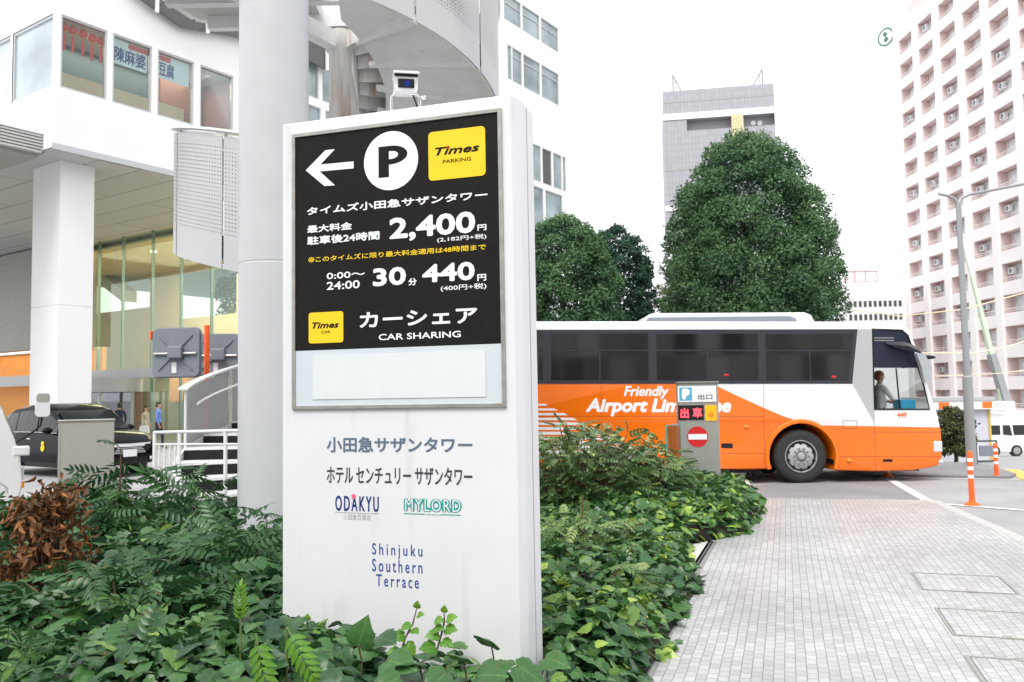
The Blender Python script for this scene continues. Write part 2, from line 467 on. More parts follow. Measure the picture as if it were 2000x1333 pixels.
def lance_leaf(wd=.30):
    st = [(0, .02), (.18, .75), (.42, 1.0), (.68, .72), (.86, .36), (1.0, .0)]
    v = []; f = []
    for y, q in st:
        bend = -.18*y*y
        v += [(-wd/2*q, y, .045*q + bend), (0, y, bend), (wd/2*q, y, .045*q + bend)]
    for i in range(len(st)-1):
        a = i*3
        for k in (0, 1):
            f += [(a+k, a+k+1, a+k+4), (a+k, a+k+4, a+k+3)]
    return np.array(v), np.array(f)
def simple_leaf():
    v = np.array([(0, 0, 0), (.3, .45, .06), (0, 1, -.1), (-.3, .45, .06)], float)
    return v, np.array([(0, 1, 2), (0, 2, 3)])
IVY = ivy_leaf(); IVY_FINE = ivy_leaf(1); LANCE = lance_leaf(); LANCE_WIDE = lance_leaf(.42); SIMPLE = simple_leaf()
def frond(pairs=6, leaf=.34, wd=LANCE):
    """a pinnate frond of unit length along y with drooping rachis; returns verts, tris, stem centre line"""
    vs = []; fs = []; n0 = 0
    def zc(t): return .10*t - .30*t*t
    dirs, nors, sizes, pos = [], [], [], []
    for i in range(pairs):
        t = .22 + .70*i/(pairs-1)
        for sgn in (-1, 1):
            dirs.append((sgn*math.cos(R(28+18*i/pairs)), math.sin(R(28+18*i/pairs)), -.12 - .2*t)); nors.append((0.1*sgn, -.1, 1)); sizes.append(leaf*(1 - .28*abs(t-.5)*2)); pos.append((0, t, zc(t)))
    dirs.append((0, 1, -.45)); nors.append((0, .4, 1)); sizes.append(leaf*.95); pos.append((0, .95, zc(.95)))
    V, T, _ = scatter(wd[0], wd[1], frames(np.array(dirs), np.array(nors), sizes), np.array(pos), np.zeros(len(pos)))
    # thin rachis
    pts = [(0, t, zc(t)) for t in (0, .3, .6, .95)]
    sv = []; sf = []
    for (x, y, z) in pts: sv += [(x-.006, y, z), (x, y, z+.008), (x+.006, y, z)]
    for i in range(3):
        a = i*3
        for k in range(3):
            b = (k+1) % 3
            sf += [(a+k, a+b, a+3+b), (a+k, a+3+b, a+3+k)]
    n = len(V)
    lcs = np.vstack([np.tile(wd[0][:, :2]*np.array([1.4, 1]), (len(pos), 1)), np.full((len(sv), 2), .0)])
    return np.vstack([V, np.array(sv)]), np.vstack([T, np.array(sf)+n]), lcs
FROND_SMALL = frond(5, .33, lance_leaf(.50)); FROND = frond(); FROND_WIDE = frond(5, .36, LANCE_WIDE); FROND_FINE = frond(8, .30)

def unit(a): return a / (np.linalg.norm(a, axis=1, keepdims=True) + 1e-9)
def rnd_dirs(n): return unit(RNG.normal(size=(n, 3)))

# ------------------------------------------------------------------ people
def person(label, loc, rz, h=1.7, top=None, legs=None, group=None, stride=.12, arm=0.0, seated=False, hairm=None, skin=None):
    root = thing('person', label, 'person', loc, rz, group)
    sk = h / 1.7
    P = []; E = []; RR = []
    def v(x, y, z, r, p=None):
        P.append((x*sk, y*sk, z*sk)); RR.append(r*sk if not isinstance(r, tuple) else r[0]*sk)
        if p is not None: E.append((p, len(P)-1))
        return len(P)-1
    dz = -.42 if seated else 0
    pel = v(0, 0, .93+dz, .125); wa = v(0, 0, 1.08+dz, .115, pel); ch = v(0, 0, 1.28+dz, .135, wa); nb = v(0, .01, 1.43+dz, .075, ch)
    nk = v(0, 0, 1.49+dz, .052, nb); jaw = v(0, -.015, 1.545+dz, .066, nk); hd = v(0, 0, 1.615+dz, .088, jaw); v(0, .005, 1.675+dz, .062, hd)
    v(0, -.098, 1.59+dz, .014, hd)                                     # nose
    for s in (-1, 1):
        v(s*.092, .01, 1.60+dz, .012, hd)                              # ear
        sh = v(s*.175, .0, 1.39+dz, .062, ch)
        el = v(s*(.215+.02), .03-.18*arm, 1.12+dz+.03*arm, .044, sh)
        wr = v(s*.215, -.06-.32*arm, .90+dz+.20*arm, .030, el)
        pm = v(s*.21, -.075-.38*arm, .845+dz+.22*arm, .033, wr)
        hp = v(s*.09, 0, .88+dz, .098, pel)
        if seated:
            kn = v(s*.11, -.42, .50, .066, hp); an = v(s*.11, -.42, .09, .042, kn); v(s*.11, -.56, .04, .036, an)
        else:
            f = s*stride
            kn = v(s*.095, -f*.55-.03, .49, .064, hp); an = v(s*.09, -f*1.0+.04, .09, .042, kn); v(s*.095, -f*1.0-.11, .035, .036, an)
    me = bpy.data.meshes.new('body')
    bm = bmesh.new(); lay = bm.verts.layers.skin.verify()
    bv = [bm.verts.new(p) for p in P]
    for a, r in zip(bv, RR):
        a[lay].radius = (r, r)
    bv[ch][lay].radius = (.155*sk, .10*sk); bv[0][lay].radius = (.14*sk, .105*sk); bv[0][lay].use_root = True
    for a, b in E: bm.edges.new((bv[a], bv[b]))
    bm.to_mesh(me); bm.free()
    o = bpy.data.objects.new('body', me); COL.objects.link(o)
    o.modifiers.new('s', 'SKIN'); sm = o.modifiers.new('u', 'SUBSURF'); sm.levels = 1
    dg = bpy.context.evaluated_depsgraph_get(); dg.update()
    m2 = bpy.data.meshes.new_from_object(o.evaluated_get(dg))
    mb = MB(); mb.add([tuple(p.co) for p in m2.vertices], [tuple(p.vertices) for p in m2.polygons])
    bpy.data.objects.remove(o); bpy.data.meshes.remove(m2)
    for s in (-1, 1):                                                  # fingers and thumb
        px_, py_, pz_ = s*.21*sk, (-.075-.38*arm)*sk, (.845+dz+.22*arm)*sk
        for k in range(4):
            oy = (-.024+.016*k)*sk; ln = (.075, .085, .08, .06)[k]*sk
            mb.tube([(px_, py_+oy, pz_-.015*sk), (px_-s*.008*sk, py_+oy-.006, pz_-.02*sk-ln*.55), (px_-s*.02*sk, py_+oy-.016, pz_-.02*sk-ln)], [.0085*sk, .008*sk, .006*sk], 6)
        mb.tube([(px_, py_-.02*sk, pz_+.01*sk), (px_-s*.01, py_-.05*sk, pz_-.02*sk), (px_-s*.012, py_-.058*sk, pz_-.05*sk)], [.01*sk, .009*sk, .007*sk], 6)
    cen = [np.mean([mb.v[i] for i in f], 0)/sk for f in mb.f]
    ms = []
    for c in cen:
        z = c[2]-dz
        if z > 1.47: k = 0
        elif abs(c[0]) > .17 and z < .93 + .22*arm and z > .6: k = 0
        elif z > .97 or (abs(c[0]) > .17 and z > .6): k = 1
        else: k = 2
        if not seated and c[2] < .075: k = 3
        if seated and z < .97: k = 2
        ms.append(k)
    mb.m = ms
    body = mb.build('body', [M['skin'], top, legs, M['dark']], root, smooth=80, fix=False)
    hb = MB(); hb.ball((0, .012*sk, (1.645+dz)*sk), (.092*sk, .098*sk, .072*sk)); hb.ball((0, .045*sk, (1.59+dz)*sk), (.083*sk, .062*sk, .075*sk))
    hb.build('hair', hairm or M['hair'], root, smooth=80)
    return root
# ------------------------------------------------------------------ the setting: ground, road, sidewalk, bed
def sstep(a, b, x):
    t = min(max((x-a)/(b-a), 0), 1); return t*t*(3-2*t)
def gz(x, y):
    return -.10 - .074*min(max(y-19, 0), 27)*sstep(5, 13, x)
def road_mat(name, col):
    m = mat(name, col, .85, var=.16, scale=.9, bump=.5, bscale=180)
    return m
M['asphalt'] = road_mat('asphalt', (.31, .31, .315))
M['asphalt_dark'] = road_mat('asphalt_dark', (.22, .22, .225))
xs = sorted(set(list(np.linspace(-30, 60, 61)) + [-3000, -800, -200, -80, 100, 200, 800, 3000]))
ys = sorted(set(list(np.linspace(-10, 60, 57)) + [-3000, -600, -100, -40, 80, 120, 300, 1000, 4000]))
g = MB()
g.add([(x, y, gz(x, y)) for y in ys for x in xs], [(j*len(xs)+i, j*len(xs)+i+1, (j+1)*len(xs)+i+1, (j+1)*len(xs)+i) for j in range(len(ys)-1) for i in range(len(xs)-1)])
struct(g.build('ground', M['asphalt'], smooth=60), 'grey asphalt road surface around the planting and under the vehicles')

SITE = R(-18.0)                      # the kerbs, the pavers and the sign follow one direction
su = Vector((math.cos(SITE), math.sin(SITE))); sw = Vector((-math.sin(SITE), math.cos(SITE)))
# paved sidewalk
def paver_mat(name, k=1.0):
    m = bpy.data.materials.new(name); m.use_nodes = True
    t = m.node_tree; L = t.links.new; b = t.nodes['Principled BSDF']
    tc = t.nodes.new('ShaderNodeTexCoord')
    mp = t.nodes.new('ShaderNodeMapping'); mp.inputs['Rotation'].default_value = (0, 0, R(90)); L(tc.outputs['Object'], mp.inputs['Vector'])
    nz = t.nodes.new('ShaderNodeTexNoise'); nz.inputs['Scale'].default_value = 3; L(tc.outputs['Object'], nz.inputs['Vector'])
    va = t.nodes.new('ShaderNodeVectorMath'); va.operation = 'SCALE'; va.inputs['Scale'].default_value = .012; L(nz.outputs['Color'], va.inputs[0])
    vb = t.nodes.new('ShaderNodeVectorMath'); L(mp.outputs[0], vb.inputs[0]); L(va.outputs[0], vb.inputs[1])
    br = t.nodes.new('ShaderNodeTexBrick'); L(vb.outputs[0], br.inputs['Vector'])
    br.inputs['Scale'].default_value = 1; br.inputs['Brick Width'].default_value = .092; br.inputs['Row Height'].default_value = .063
    br.inputs['Mortar Size'].default_value = .0028; br.inputs['Mortar Smooth'].default_value = .3; br.inputs['Bias'].default_value = 0
    br.offset = .43; br.inputs['Color1'].default_value = (.35*k, .35*k, .35*k, 1); br.inputs['Color2'].default_value = (.455*k, .455*k, .455*k, 1); br.inputs['Mortar'].default_value = (.22*k, .22*k, .22*k, 1)
    n2 = t.nodes.new('ShaderNodeTexNoise'); n2.inputs['Scale'].default_value = .8; n2.inputs['Detail'].default_value = 8; L(tc.outputs['Object'], n2.inputs['Vector'])
    mr = t.nodes.new('ShaderNodeMapRange'); mr.inputs['From Min'].default_value = .3; mr.inputs['From Max'].default_value = .7; mr.inputs['To Min'].default_value = .80; mr.inputs['To Max'].default_value = 1.10; L(n2.outputs[0], mr.inputs['Value'])
    n3 = t.nodes.new('ShaderNodeTexNoise'); n3.inputs['Scale'].default_value = 120; L(tc.outputs['Object'], n3.inputs['Vector'])
    m3 = t.nodes.new('ShaderNodeMapRange'); m3.inputs['To Min'].default_value = .8; m3.inputs['To Max'].default_value = 1.2; L(n3.outputs[0], m3.inputs['Value'])
    mu = t.nodes.new('ShaderNodeMath'); mu.operation = 'MULTIPLY'; L(mr.outputs[0], mu.inputs[0]); L(m3.outputs[0], mu.inputs[1])
    sc = t.nodes.new('ShaderNodeVectorMath'); sc.operation = 'SCALE'; L(br.outputs['Color'], sc.inputs[0]); L(mu.outputs[0], sc.inputs['Scale'])
    L(sc.outputs[0], b.inputs['Base Color'])
    bp = t.nodes.new('ShaderNodeBump'); bp.invert = True; bp.inputs['Strength'].default_value = .8; bp.inputs['Distance'].default_value = .006; L(br.outputs['Fac'], bp.inputs['Height']); L(bp.outputs[0], b.inputs['Normal'])
    b.inputs['Roughness'].default_value = .36
    return m
M['paver'] = paver_mat('paver', 1.0)
def sloc(p):
    return (Vector((p[0], p[1])).dot(su), Vector((p[0], p[1])).dot(sw))
def site_obj(mb_, name, m, **k):
    o = mb_.build(name, m, **k); o.rotation_euler = (0, 0, SITE); return o
fl = atz(1440, 972, 0); fr_ = atz(1812, 977, 0); kr = atz(2000, 1060, 0)
kd = (Vector((fr_.x, fr_.y)) - Vector((kr.x, kr.y)))
near_r = Vector((kr.x, kr.y)) - kd*2.6
side_poly = [(-3.0, -2), (near_r.x, near_r.y), (kr.x, kr.y), (fr_.x, fr_.y), (fl.x, fl.y), (1.2, 14.0), (.3, 9)]
p = MB(); p.prism([sloc(q) for q in side_poly], .099, 'xy', -.10)
struct(site_obj(p, 'sidewalk', M['paver']), 'light grey paved footpath of small blocks leading to the road')
# granite kerb along the right edge of the sidewalk
kn = Vector((kd.y, -kd.x)).normalized()
k0 = near_r; k1 = Vector((fr_.x, fr_.y)) + kd.normalized()*.0
p = MB(); p.prism([sloc(q) for q in (k0, k0+kn*.17, k1+kn*.17, k1)], .092, 'xy', -.10)
struct(site_obj(p, 'kerb', M['kerb_stone'], bevel=.012), 'weathered kerb stones between footpath and road')
# concrete apron strip in front of the bus, next to the bed
p = MB(); p.prism([sloc(q) for q in ((1.2, 14.0), (atz(1483, 972, 0).x, atz(1483, 972, 0).y), (atz(1452, 925, -.05).x, atz(1452, 925, -.05).y), (1.0, 16.4))], .07, 'xy', -.10)
struct(site_obj(p, 'driveway_apron', M['granite']), 'pale concrete strip beside the planting')
# darker patch of asphalt where the drive crosses
def ground_sheet(name, pts, m, dz, label):
    q = MB(); vs = [(a.x, a.y, gz(a.x, a.y)+dz) for a in pts]; q.add(vs, [tuple(range(len(vs)))])
    o = q.build(name, m); struct(o, label); return o
ground_sheet('driveway', [atz(1380, 925, -.1), atz(1380, 985, -.1), atz(1812, 980, -.1), atz(1735, 938, -.1), atz(1640, 905, -.1), atz(1500, 900, -.1)], M['asphalt_dark'], .004, 'darker asphalt drive under the bus')
def mark(a, b, wdt, m='road_white', label='white painted road line'):
    A = atz(*a, -.1); B = atz(*b, -.1); d = (B-A).normalized(); n = Vector((-d.y, d.x, 0))*wdt/2
    pts = [A-n, B-n, B+n, A+n]
    ground_sheet('road_marking', pts, M[m], .008, label)
mark((1722, 928), (1822, 985), .16, label='white line at the mouth of the drive')
mark((1838, 985), (2030, 1000), .14, label='white line across the lane beside the orange post')
mark((1716, 934), (2030, 938), .10, label='far white line across the lane')
mark((1975, 918), (2030, 948), .30, 'road_yellow', 'yellow road marking at the right edge')
# raised traffic island on the right
isl = [atz(a, b, -.1) for a, b in ((1640, 921), (1712, 931), (1972, 936), (1985, 930), (1930, 912), (1836, 905), (1700, 906))]
p = MB(); p.prism([(a.x, a.y) for a in isl], .06, 'xy', -.11)
struct(p.build('traffic_island', M['asphalt_dark']), 'low grey traffic island with the lamp post')

# planting bed: height of the foliage top
EDGE = [(.05, 2.2), (.45, 3.8), (.70, 5.0), (1.05, 6.0), (1.55, 7.4), (1.75, 8.6), (1.85, 9.35), (2.70, 10.1), (3.35, 11.6), (3.70, 13.0), (3.35, 13.9)]
EX = np.array([e[0] for e in EDGE]); EY = np.array([e[1] for e in EDGE])
def edge_x(y): return np.interp(y, EY, EX)
def bed_h(x, y):
    x = np.asarray(x, float); y = np.asarray(y, float)
    d = edge_x(y) - x                                   # distance inside the edge
    base = .30 + .05*np.sin(x*2.3+y*1.1) + .05*np.sin(y*2.9-x*1.7) + .03*np.sin(x*6.1)*np.sin(y*5.3)
    left = 1/(1+np.exp((x+1.3)*2.5))
    base = base + left*(.16 + .05*np.sin(x*1.3+2) + .05*np.sin(y*1.9))
    front = np.exp(-((x+.55)/.9)**2 - ((y-3.7)/.55)**2)
    base = base + .12*front
    far = 1/(1+np.exp(-(y-9.5)*3))
    base = base + far*.10*(x > -1)
    fall = np.clip((d+.04)/.55, 0, 1); fall = np.sqrt(fall*(2-fall))
    back = np.clip((10.9 - y + (x > -1.2)*3.2)/.8, 0, 1)
    return base*fall*back
nx, ny = 70, 70
m_ = MB(); vs = []
for j in range(ny):
    y = 1.8 + j*(14.2-1.8)/(ny-1)
    xr = float(edge_x(y)) + .02; xl = -9.5 if y < 11.2 else -1.2
    for i in range(nx):
        x = xr + (xl-xr)*(i/(nx-1))**1.3
        vs.append((x, y, max(float(bed_h(x, y))-.16, .012)))
m_.add(vs, [(j*nx+i, j*nx+i+1, (j+1)*nx+i+1, (j+1)*nx+i) for j in range(ny-1) for i in range(nx-1)])
M['soil'] = mat('soil', (.022, .020, .013), .95, var=.4, scale=12, bump=.8)
struct(m_.build('planting_soil', M['soil'], smooth=60), 'dark earth of the planting bed under the leaves')

# ------------------------------------------------------------------ parking sign
o0 = at(1006, 700, 4.4)
SG = Frame((o0.x, o0.y, 0), SITE)
xl_, ztl = SG.xz(552, 245); xr_, ztr = SG.xz(994, 183)
ZT = (ztl + ztr)/2; XL = xl_; XR = 0.0
sign = thing('parking_sign', 'tall white pylon parking sign with black price panel standing in the ivy bed', 'sign', SG.o, SITE)
T_ = .348
b_ = MB(); b_.prism([(XL, 0), (XR, 0), (XR+.02, .093), (XR+.02, T_), (XL-.02, T_), (XL-.02, .093)], ZT-.02, 'xy', .02)
cab = b_.build('cabinet', M['sign_white'], sign, bevel=.006)
b_ = MB(); b_.box((XR+.0205, .215, .02), (XR+.0232, .222, ZT-.004)); b_.build('side_seam', M['frame_grey'], sign)
fx0, fz1 = SG.xz(572, 264); fx1, _ = SG.xz(979, 212); fx0b, fz0 = SG.xz(572, 801); fx1b, fz0b = SG.xz(991, 795)
fz1 = (fz1 + SG.xz(979, 212)[1])/2; fz0 = (fz0+fz0b)/2; fx0 = (fx0+fx0b)/2; fx1 = (fx1+fx1b)/2
q = .022
fr = MB()
for a in (((fx0, -.014, fz0), (fx0+q, -.001, fz1)), ((fx1-q, -.014, fz0), (fx1, -.001, fz1)), ((fx0+q, -.014, fz1-q), (fx1-q, -.001, fz1)), ((fx0+q, -.014, fz0), (fx1-q, -.001, fz0+q))):
    fr.box(*a)
fr.build('display_frame', M['alu'], sign, bevel=.002)
zs = (SG.xz(580, 686)[1] + SG.xz(980, 672)[1])/2
b_ = MB(); b_.box((fx0+q, -.006, zs), (fx1-q, -.001, fz1-q)); pan = b_.build('price_panel', M['sign_black'], sign)
b_ = MB(); b_.box((fx0+q, -.006, fz0+q), (fx1-q, -.001, zs)); lowp = b_.build('blank_panel', M['sign_paleblue'], sign)
a0 = SG.xz(612, 697); a1 = SG.xz(949, 684); a2 = SG.xz(614, 782); a3 = SG.xz(949, 774)
b_ = MB(); b_.box((a0[0], -.0095, (a2[1]+a3[1])/2), (a1[0], -.0065, (a0[1]+a1[1])/2)); b_.build('cover_sheet', M['sign_paper'], lowp)
YL = -.0085
lw, ly, lk, lr = MB(), MB(), MB(), MB()
def T(mb_, s, lb, rt, bold=0.0, shear=0.0, y=YL, spacing=1.0):
    x0, z0 = SG.xz(*lb); x1, z1 = SG.xz(*rt)
    put_text(mb_, s, x0, z0, x1, z1, y, bold, shear, 0, spacing)
arrow = [(598.7, 333.9), (637, 294.6), (655.4, 292.6), (627, 322.6), (691.9, 316.5), (691.9, 329.9), (625.9, 336), (655.4, 363), (635, 364.3)]
lw.prism([SG.xz(*a) for a in arrow], .002, 'xz', YL)
cx, cz = SG.xz(764.4, 314.9); rr = (SG.xz(817, 312)[0]-SG.xz(711.5, 318)[0])/2
lw.prism(circle(cx, cz, rr), .002, 'xz', YL)
x0, z0 = SG.xz(741, 349); x1, z1 = SG.xz(797, 282)
tw = (x1-x0)*.36; H_ = z1-z0
def bowl(xc, zc, rx, rz, n=14): return [(xc+rx*math.cos(a), zc+rz*math.sin(a)) for a in np.linspace(PI/2, -PI/2, n)]
zc = z1-.30*H_
outer = [(x0, z1)] + bowl(x0+.42*(x1-x0), zc, .58*(x1-x0), .30*H_) + [(x0+tw, zc-.30*H_), (x0+tw, z0), (x0, z0)]
inner = [(x0+tw, zc+.13*H_)] + bowl(x0+.44*(x1-x0), zc, .24*(x1-x0), .13*H_) + [(x0+tw, zc-.13*H_)]
lk.plate(outer, YL-.0012, [inner])
def square(mb_, tl, tr, br_, bl_):
    c = [SG.xz(*k) for k in (tl, tr, br_, bl_)]
    x0 = (c[0][0]+c[3][0])/2; x1 = (c[1][0]+c[2][0])/2; z1 = (c[0][1]+c[1][1])/2; z0 = (c[2][1]+c[3][1])/2
    mb_.prism(rrect(x0, z0, x1, z1, .02*(x1-x0)/.28), .002, 'xz', YL)
square(ly, (837, 260), (948, 247), (950, 343), (839, 355))
square(ly, (604, 612), (671.6, 608), (672, 669), (605, 671.7))
T(lk, 'Times', (851, 306), (937.5, 280), .035, .28, YL-.001); T(lk, 'PARKING', (866, 320.8), (921.5, 307.3), .012, 0, YL-.001)
T(lk, 'Times', (611, 643), (663.5, 628), .035, .28, YL-.001); T(lk, 'CAR', (629, 652), (646.5, 646), .01, 0, YL-.001)
dx, dz = SG.xz(875.5, 288.5); lr.prism([(dx-.008, dz-.004), (dx+.006, dz-.004), (dx+.010, dz+.006), (dx-.004, dz+.006)], .001, 'xz', YL-.0014)
dx, dz = SG.xz(625.5, 632.2); lr.prism([(dx-.004, dz-.002), (dx+.003, dz-.002), (dx+.005, dz+.004), (dx-.002, dz+.004)], .001, 'xz', YL-.0014)
T(lw, 'タイムズ小田急サザンタワー', (601, 422), (953, 372), .034)
T(lw, '最大料金', (601.5, 456.6), (689, 434), .034); T(lw, '駐車後24時間', (601.5, 480), (742.5, 451.5), .034)
T(lw, '2,400', (762, 474.5), (929, 412.5), .036)
T(lw, '円', (933.7, 452), (951, 438.5), .03); T(lw, '(2,182円+税)', (855, 475.5), (951, 457), .016)
T(ly, '※', (603.5, 514), (616, 502.5), .004); T(ly, 'このタイムズに限り最大料金適用は48時間まで', (618, 513), (950, 477), .016)
T(lw, '0:00〜', (639.6, 546.5), (714, 529), .02); T(lw, '24:00', (639.6, 567.5), (704, 547.5), .02)
T(lw, '30', (729.5, 560.7), (794, 521), .036); T(lw, '分', (799, 558.7), (815, 543.5), .03)
T(lw, '440', (826, 553.8), (928, 511), .036); T(lw, '円', (933.5, 550), (950.5, 535.6), .03); T(lw, '(400円+税)', (862, 571), (951, 553), .016)
T(lw, 'カーシェア', (704, 641.5), (933, 599.5), .03); T(lw, 'CAR SHARING', (741, 665.5), (901, 646.5), .02)
lw.build('lettering', M['sign_letter'], pan, fix=False); ly.build('lettering', M['sign_yellow'], pan, fix=False)
lk.build('lettering', M['sign_black'], pan, fix=False); lr.build('lettering', M['red'], pan, fix=False)
YB = -.0015
def TB(s, lb, rt, m, bold=0.0, spacing=1.0, extra=None):
    mb_ = MB(); T(mb_, s, lb, rt, bold, 0, YB, spacing)
    if extra: extra(mb_)
    return mb_.build('lettering', M[m], cab, fix=False)
TB('小田急サザンタワー', (638.4, 883.8), (922.6, 853.5), 'letter_slate', .026)
TB('ホテル センチュリー サザンタワー', (638.4, 944.5), (922.6, 914), 'letter_dark', .012)
TB('ODAKYU', (655, 998), (740, 970), 'letter_navy', .012, 1.35)
mb_ = MB(); c_ = SG.xz(691, 970); mb_.prism(circle(c_[0], c_[1], .014, 20), .001, 'xz', YB-.0012); mb_.build('logo_dot', M['pink'], cab)
def gl_(mb_):
    a = SG.xz(655, 1001); b = SG.xz(740, 999.5); mb_.box((a[0], YB, a[1]-.0015), (b[0], YB+.001, a[1]+.0015))
TB('小田急百貨店', (671, 1015), (724, 1005.5), 'letter_grey', .0, 1.0, gl_)
def my_(mb_):
    a = SG.xz(789, 1002.5); b = SG.xz(900, 1007.5); mb_.box((a[0], YB, b[1]), (b[0], YB+.001, a[1]))
TB('MYLORD', (789, 999), (902, 975.5), 'letter_teal', .075, 1.12, my_)
mb_ = MB(); T(mb_, 'SHINJUKU', (829, 1006.8), (862, 1003), .02, 0, YB-.001); mb_.build('lettering', M['sign_letter'], cab, fix=False)
# fine white inline of the teal logo
mb_ = MB(); T(mb_, 'MYLORD', (791.5, 998), (899.5, 976.5), .0, 0, YB-.001, 1.2); mb_.build('lettering', M['sign_white'], cab, fix=False)
TB('Shinjuku', (727, 1090), (825, 1065), 'letter_blue', .006, 1.45)
TB('Southern', (727, 1116), (825, 1096), 'letter_blue', .006, 1.4)
TB('Terrace', (735, 1145), (818, 1126), 'letter_blue', .006, 1.4)

# security camera on top of the sign
cp = SG.xz(792, 175, .17)
sc_ = thing('security_camera', 'small white security camera on a bent bracket on top of the parking sign', 'camera', SG.o + SG.x*cp[0] + SG.y*.17 + Vector((0, 0, ZT)), R(10))
b_ = MB()
zb = .150
sc_.rotation_euler = (R(9), 0, R(10))
b_.prism(rrect(-.066, zb, .066, zb+.092, .014), .19, 'xz', -.06); b_.build('housing', M['white_paint'], sc_, smooth=50)
b_ = MB(); b_.prism(rrect(-.046, zb+.014, .046, zb+.064, .006), .004, 'xz', -.0645); b_.build('lens_window', M['tint'], sc_)
b_ = MB(); b_.lathe([(.012, -.0705), (.019, -.0705), (.021, -.065)], (.005, 0, zb+.038), 'y', 20); b_.build('lens', M['letter_navy'], sc_, smooth=40)
b_ = MB(); b_.prism(rrect(-.074, zb+.0925, .074, zb+.106, .006), .24, 'xz', -.085); b_.build('sun_visor', M['white_paint'], sc_, smooth=50)
b_ = MB(); b_.prism(rrect(-.068, zb+.077, .068, zb+.092, .006), .004, 'xz', -.0665); b_.build('visor_painted_shadow', M['dark'], sc_)  # dark plate painted in as the shadow under the visor
for s in (-1, 1):
    b_ = MB(); b_.tube([(s*.082, .02, 0), (s*.082, .02, .125), (s*.062, .02, .148), (0, .02, .148)], .0075, 8); b_.lathe([(.02, 0), (.02, .008), (.008, .01)], (s*.082, .02, 0), 'z', 12)
    b_.build('bracket_leg', M['chrome'], sc_, smooth=50)
b_ = MB(); b_.tube([(.04, .06, zb+.01), (.06, .08, .12), (.075, .05, .06), (.07, .06, .0)], .005, 8); b_.build('cable', M['dark'], sc_, smooth=60)
b_ = MB(); b_.tube([(.09, .02, .125), (.115, .02, .13)], .012, 8); b_.build('knob', M['chrome'], sc_, smooth=60)

# ------------------------------------------------------------------ round steel column
cpos = at(535, 800, 8.8)
colm = thing('steel_column', 'thick round pale grey steel column rising out of the bushes behind the sign', 'column', (cpos.x, cpos.y, 0))
b_ = MB(); b_.lathe([(.36, 0), (.36, 3.085), (.357, 3.09), (.357, 3.10), (.36, 3.105), (.36, 9.5)], n=64); b_.build('shaft', M['steel_grey'], colm, smooth=20)
b_ = MB(); b_.lathe([(.46, 0), (.46, .03), (.37, .035)], n=48); b_.build('base_plate', M['steel_grey'], colm, smooth=40)

# ------------------------------------------------------------------ spiral staircase
sx_, sy_ = at(672, 700, 12).x, 12.0
stair = thing('spiral_staircase', 'white steel spiral staircase with perforated balustrade winding up behind the round column', 'staircase', (sx_, sy_, 0))
RO = 2.28; PT = 3.7; Z0 = .18
def st(t, r, dz=0):
    a = R(250 - 360*t); return (r*math.cos(a), r*math.sin(a), Z0 + PT*t + dz)
M['perforated'] = bpy.data.materials.new('perforated'); mp_ = M['perforated']; mp_.use_nodes = True
t = mp_.node_tree; L = t.links.new; b = t.nodes['Principled BSDF']; b.inputs['Base Color'].default_value = (.49, .49, .50, 1); b.inputs['Roughness'].default_value = .45
at_ = t.nodes.new('ShaderNodeAttribute'); at_.attribute_name = 'arc'
md = t.nodes.new('ShaderNodeVectorMath'); md.operation = 'FRACTION'
s1 = t.nodes.new('ShaderNodeVectorMath'); s1.operation = 'SCALE'; s1.inputs['Scale'].default_value = 1/.05
L(at_.outputs['Vector'], s1.inputs[0]); L(s1.outputs[0], md.inputs[0])
ds = t.nodes.new('ShaderNodeVectorMath'); ds.operation = 'DISTANCE'; ds.inputs[1].default_value = (.5, .5, 0); L(md.outputs[0], ds.inputs[0])
lt = t.nodes.new('ShaderNodeMath'); lt.operation = 'LESS_THAN'; lt.inputs[1].default_value = .18; L(ds.outputs['Value'], lt.inputs[0])
sp = t.nodes.new('ShaderNodeSeparateXYZ'); L(at_.outputs['Vector'], sp.inputs[0])
g1 = t.nodes.new('ShaderNodeMath'); g1.operation = 'GREATER_THAN'; g1.inputs[1].default_value = .42; L(sp.outputs['Y'], g1.inputs[0])
g2 = t.nodes.new('ShaderNodeMath'); g2.operation = 'LESS_THAN'; g2.inputs[1].default_value = 1.52; L(sp.outputs['Y'], g2.inputs[0])
m1 = t.nodes.new('ShaderNodeMath'); m1.operation = 'MULTIPLY'; L(g1.outputs[0], m1.inputs[0]); L(g2.outputs[0], m1.inputs[1])
m2_ = t.nodes.new('ShaderNodeMath'); m2_.operation = 'MULTIPLY'; L(m1.outputs[0], m2_.inputs[0]); L(lt.outputs[0], m2_.inputs[1])
trn = t.nodes.new('ShaderNodeBsdfTransparent'); mxs = t.nodes.new('ShaderNodeMixShader')
L(m2_.outputs[0], mxs.inputs[0]); L(b.outputs[0], mxs.inputs[1]); L(trn.outputs[0], mxs.inputs[2]); L(mxs.outputs[0], t.nodes['Material Output'].inputs['Surface'])

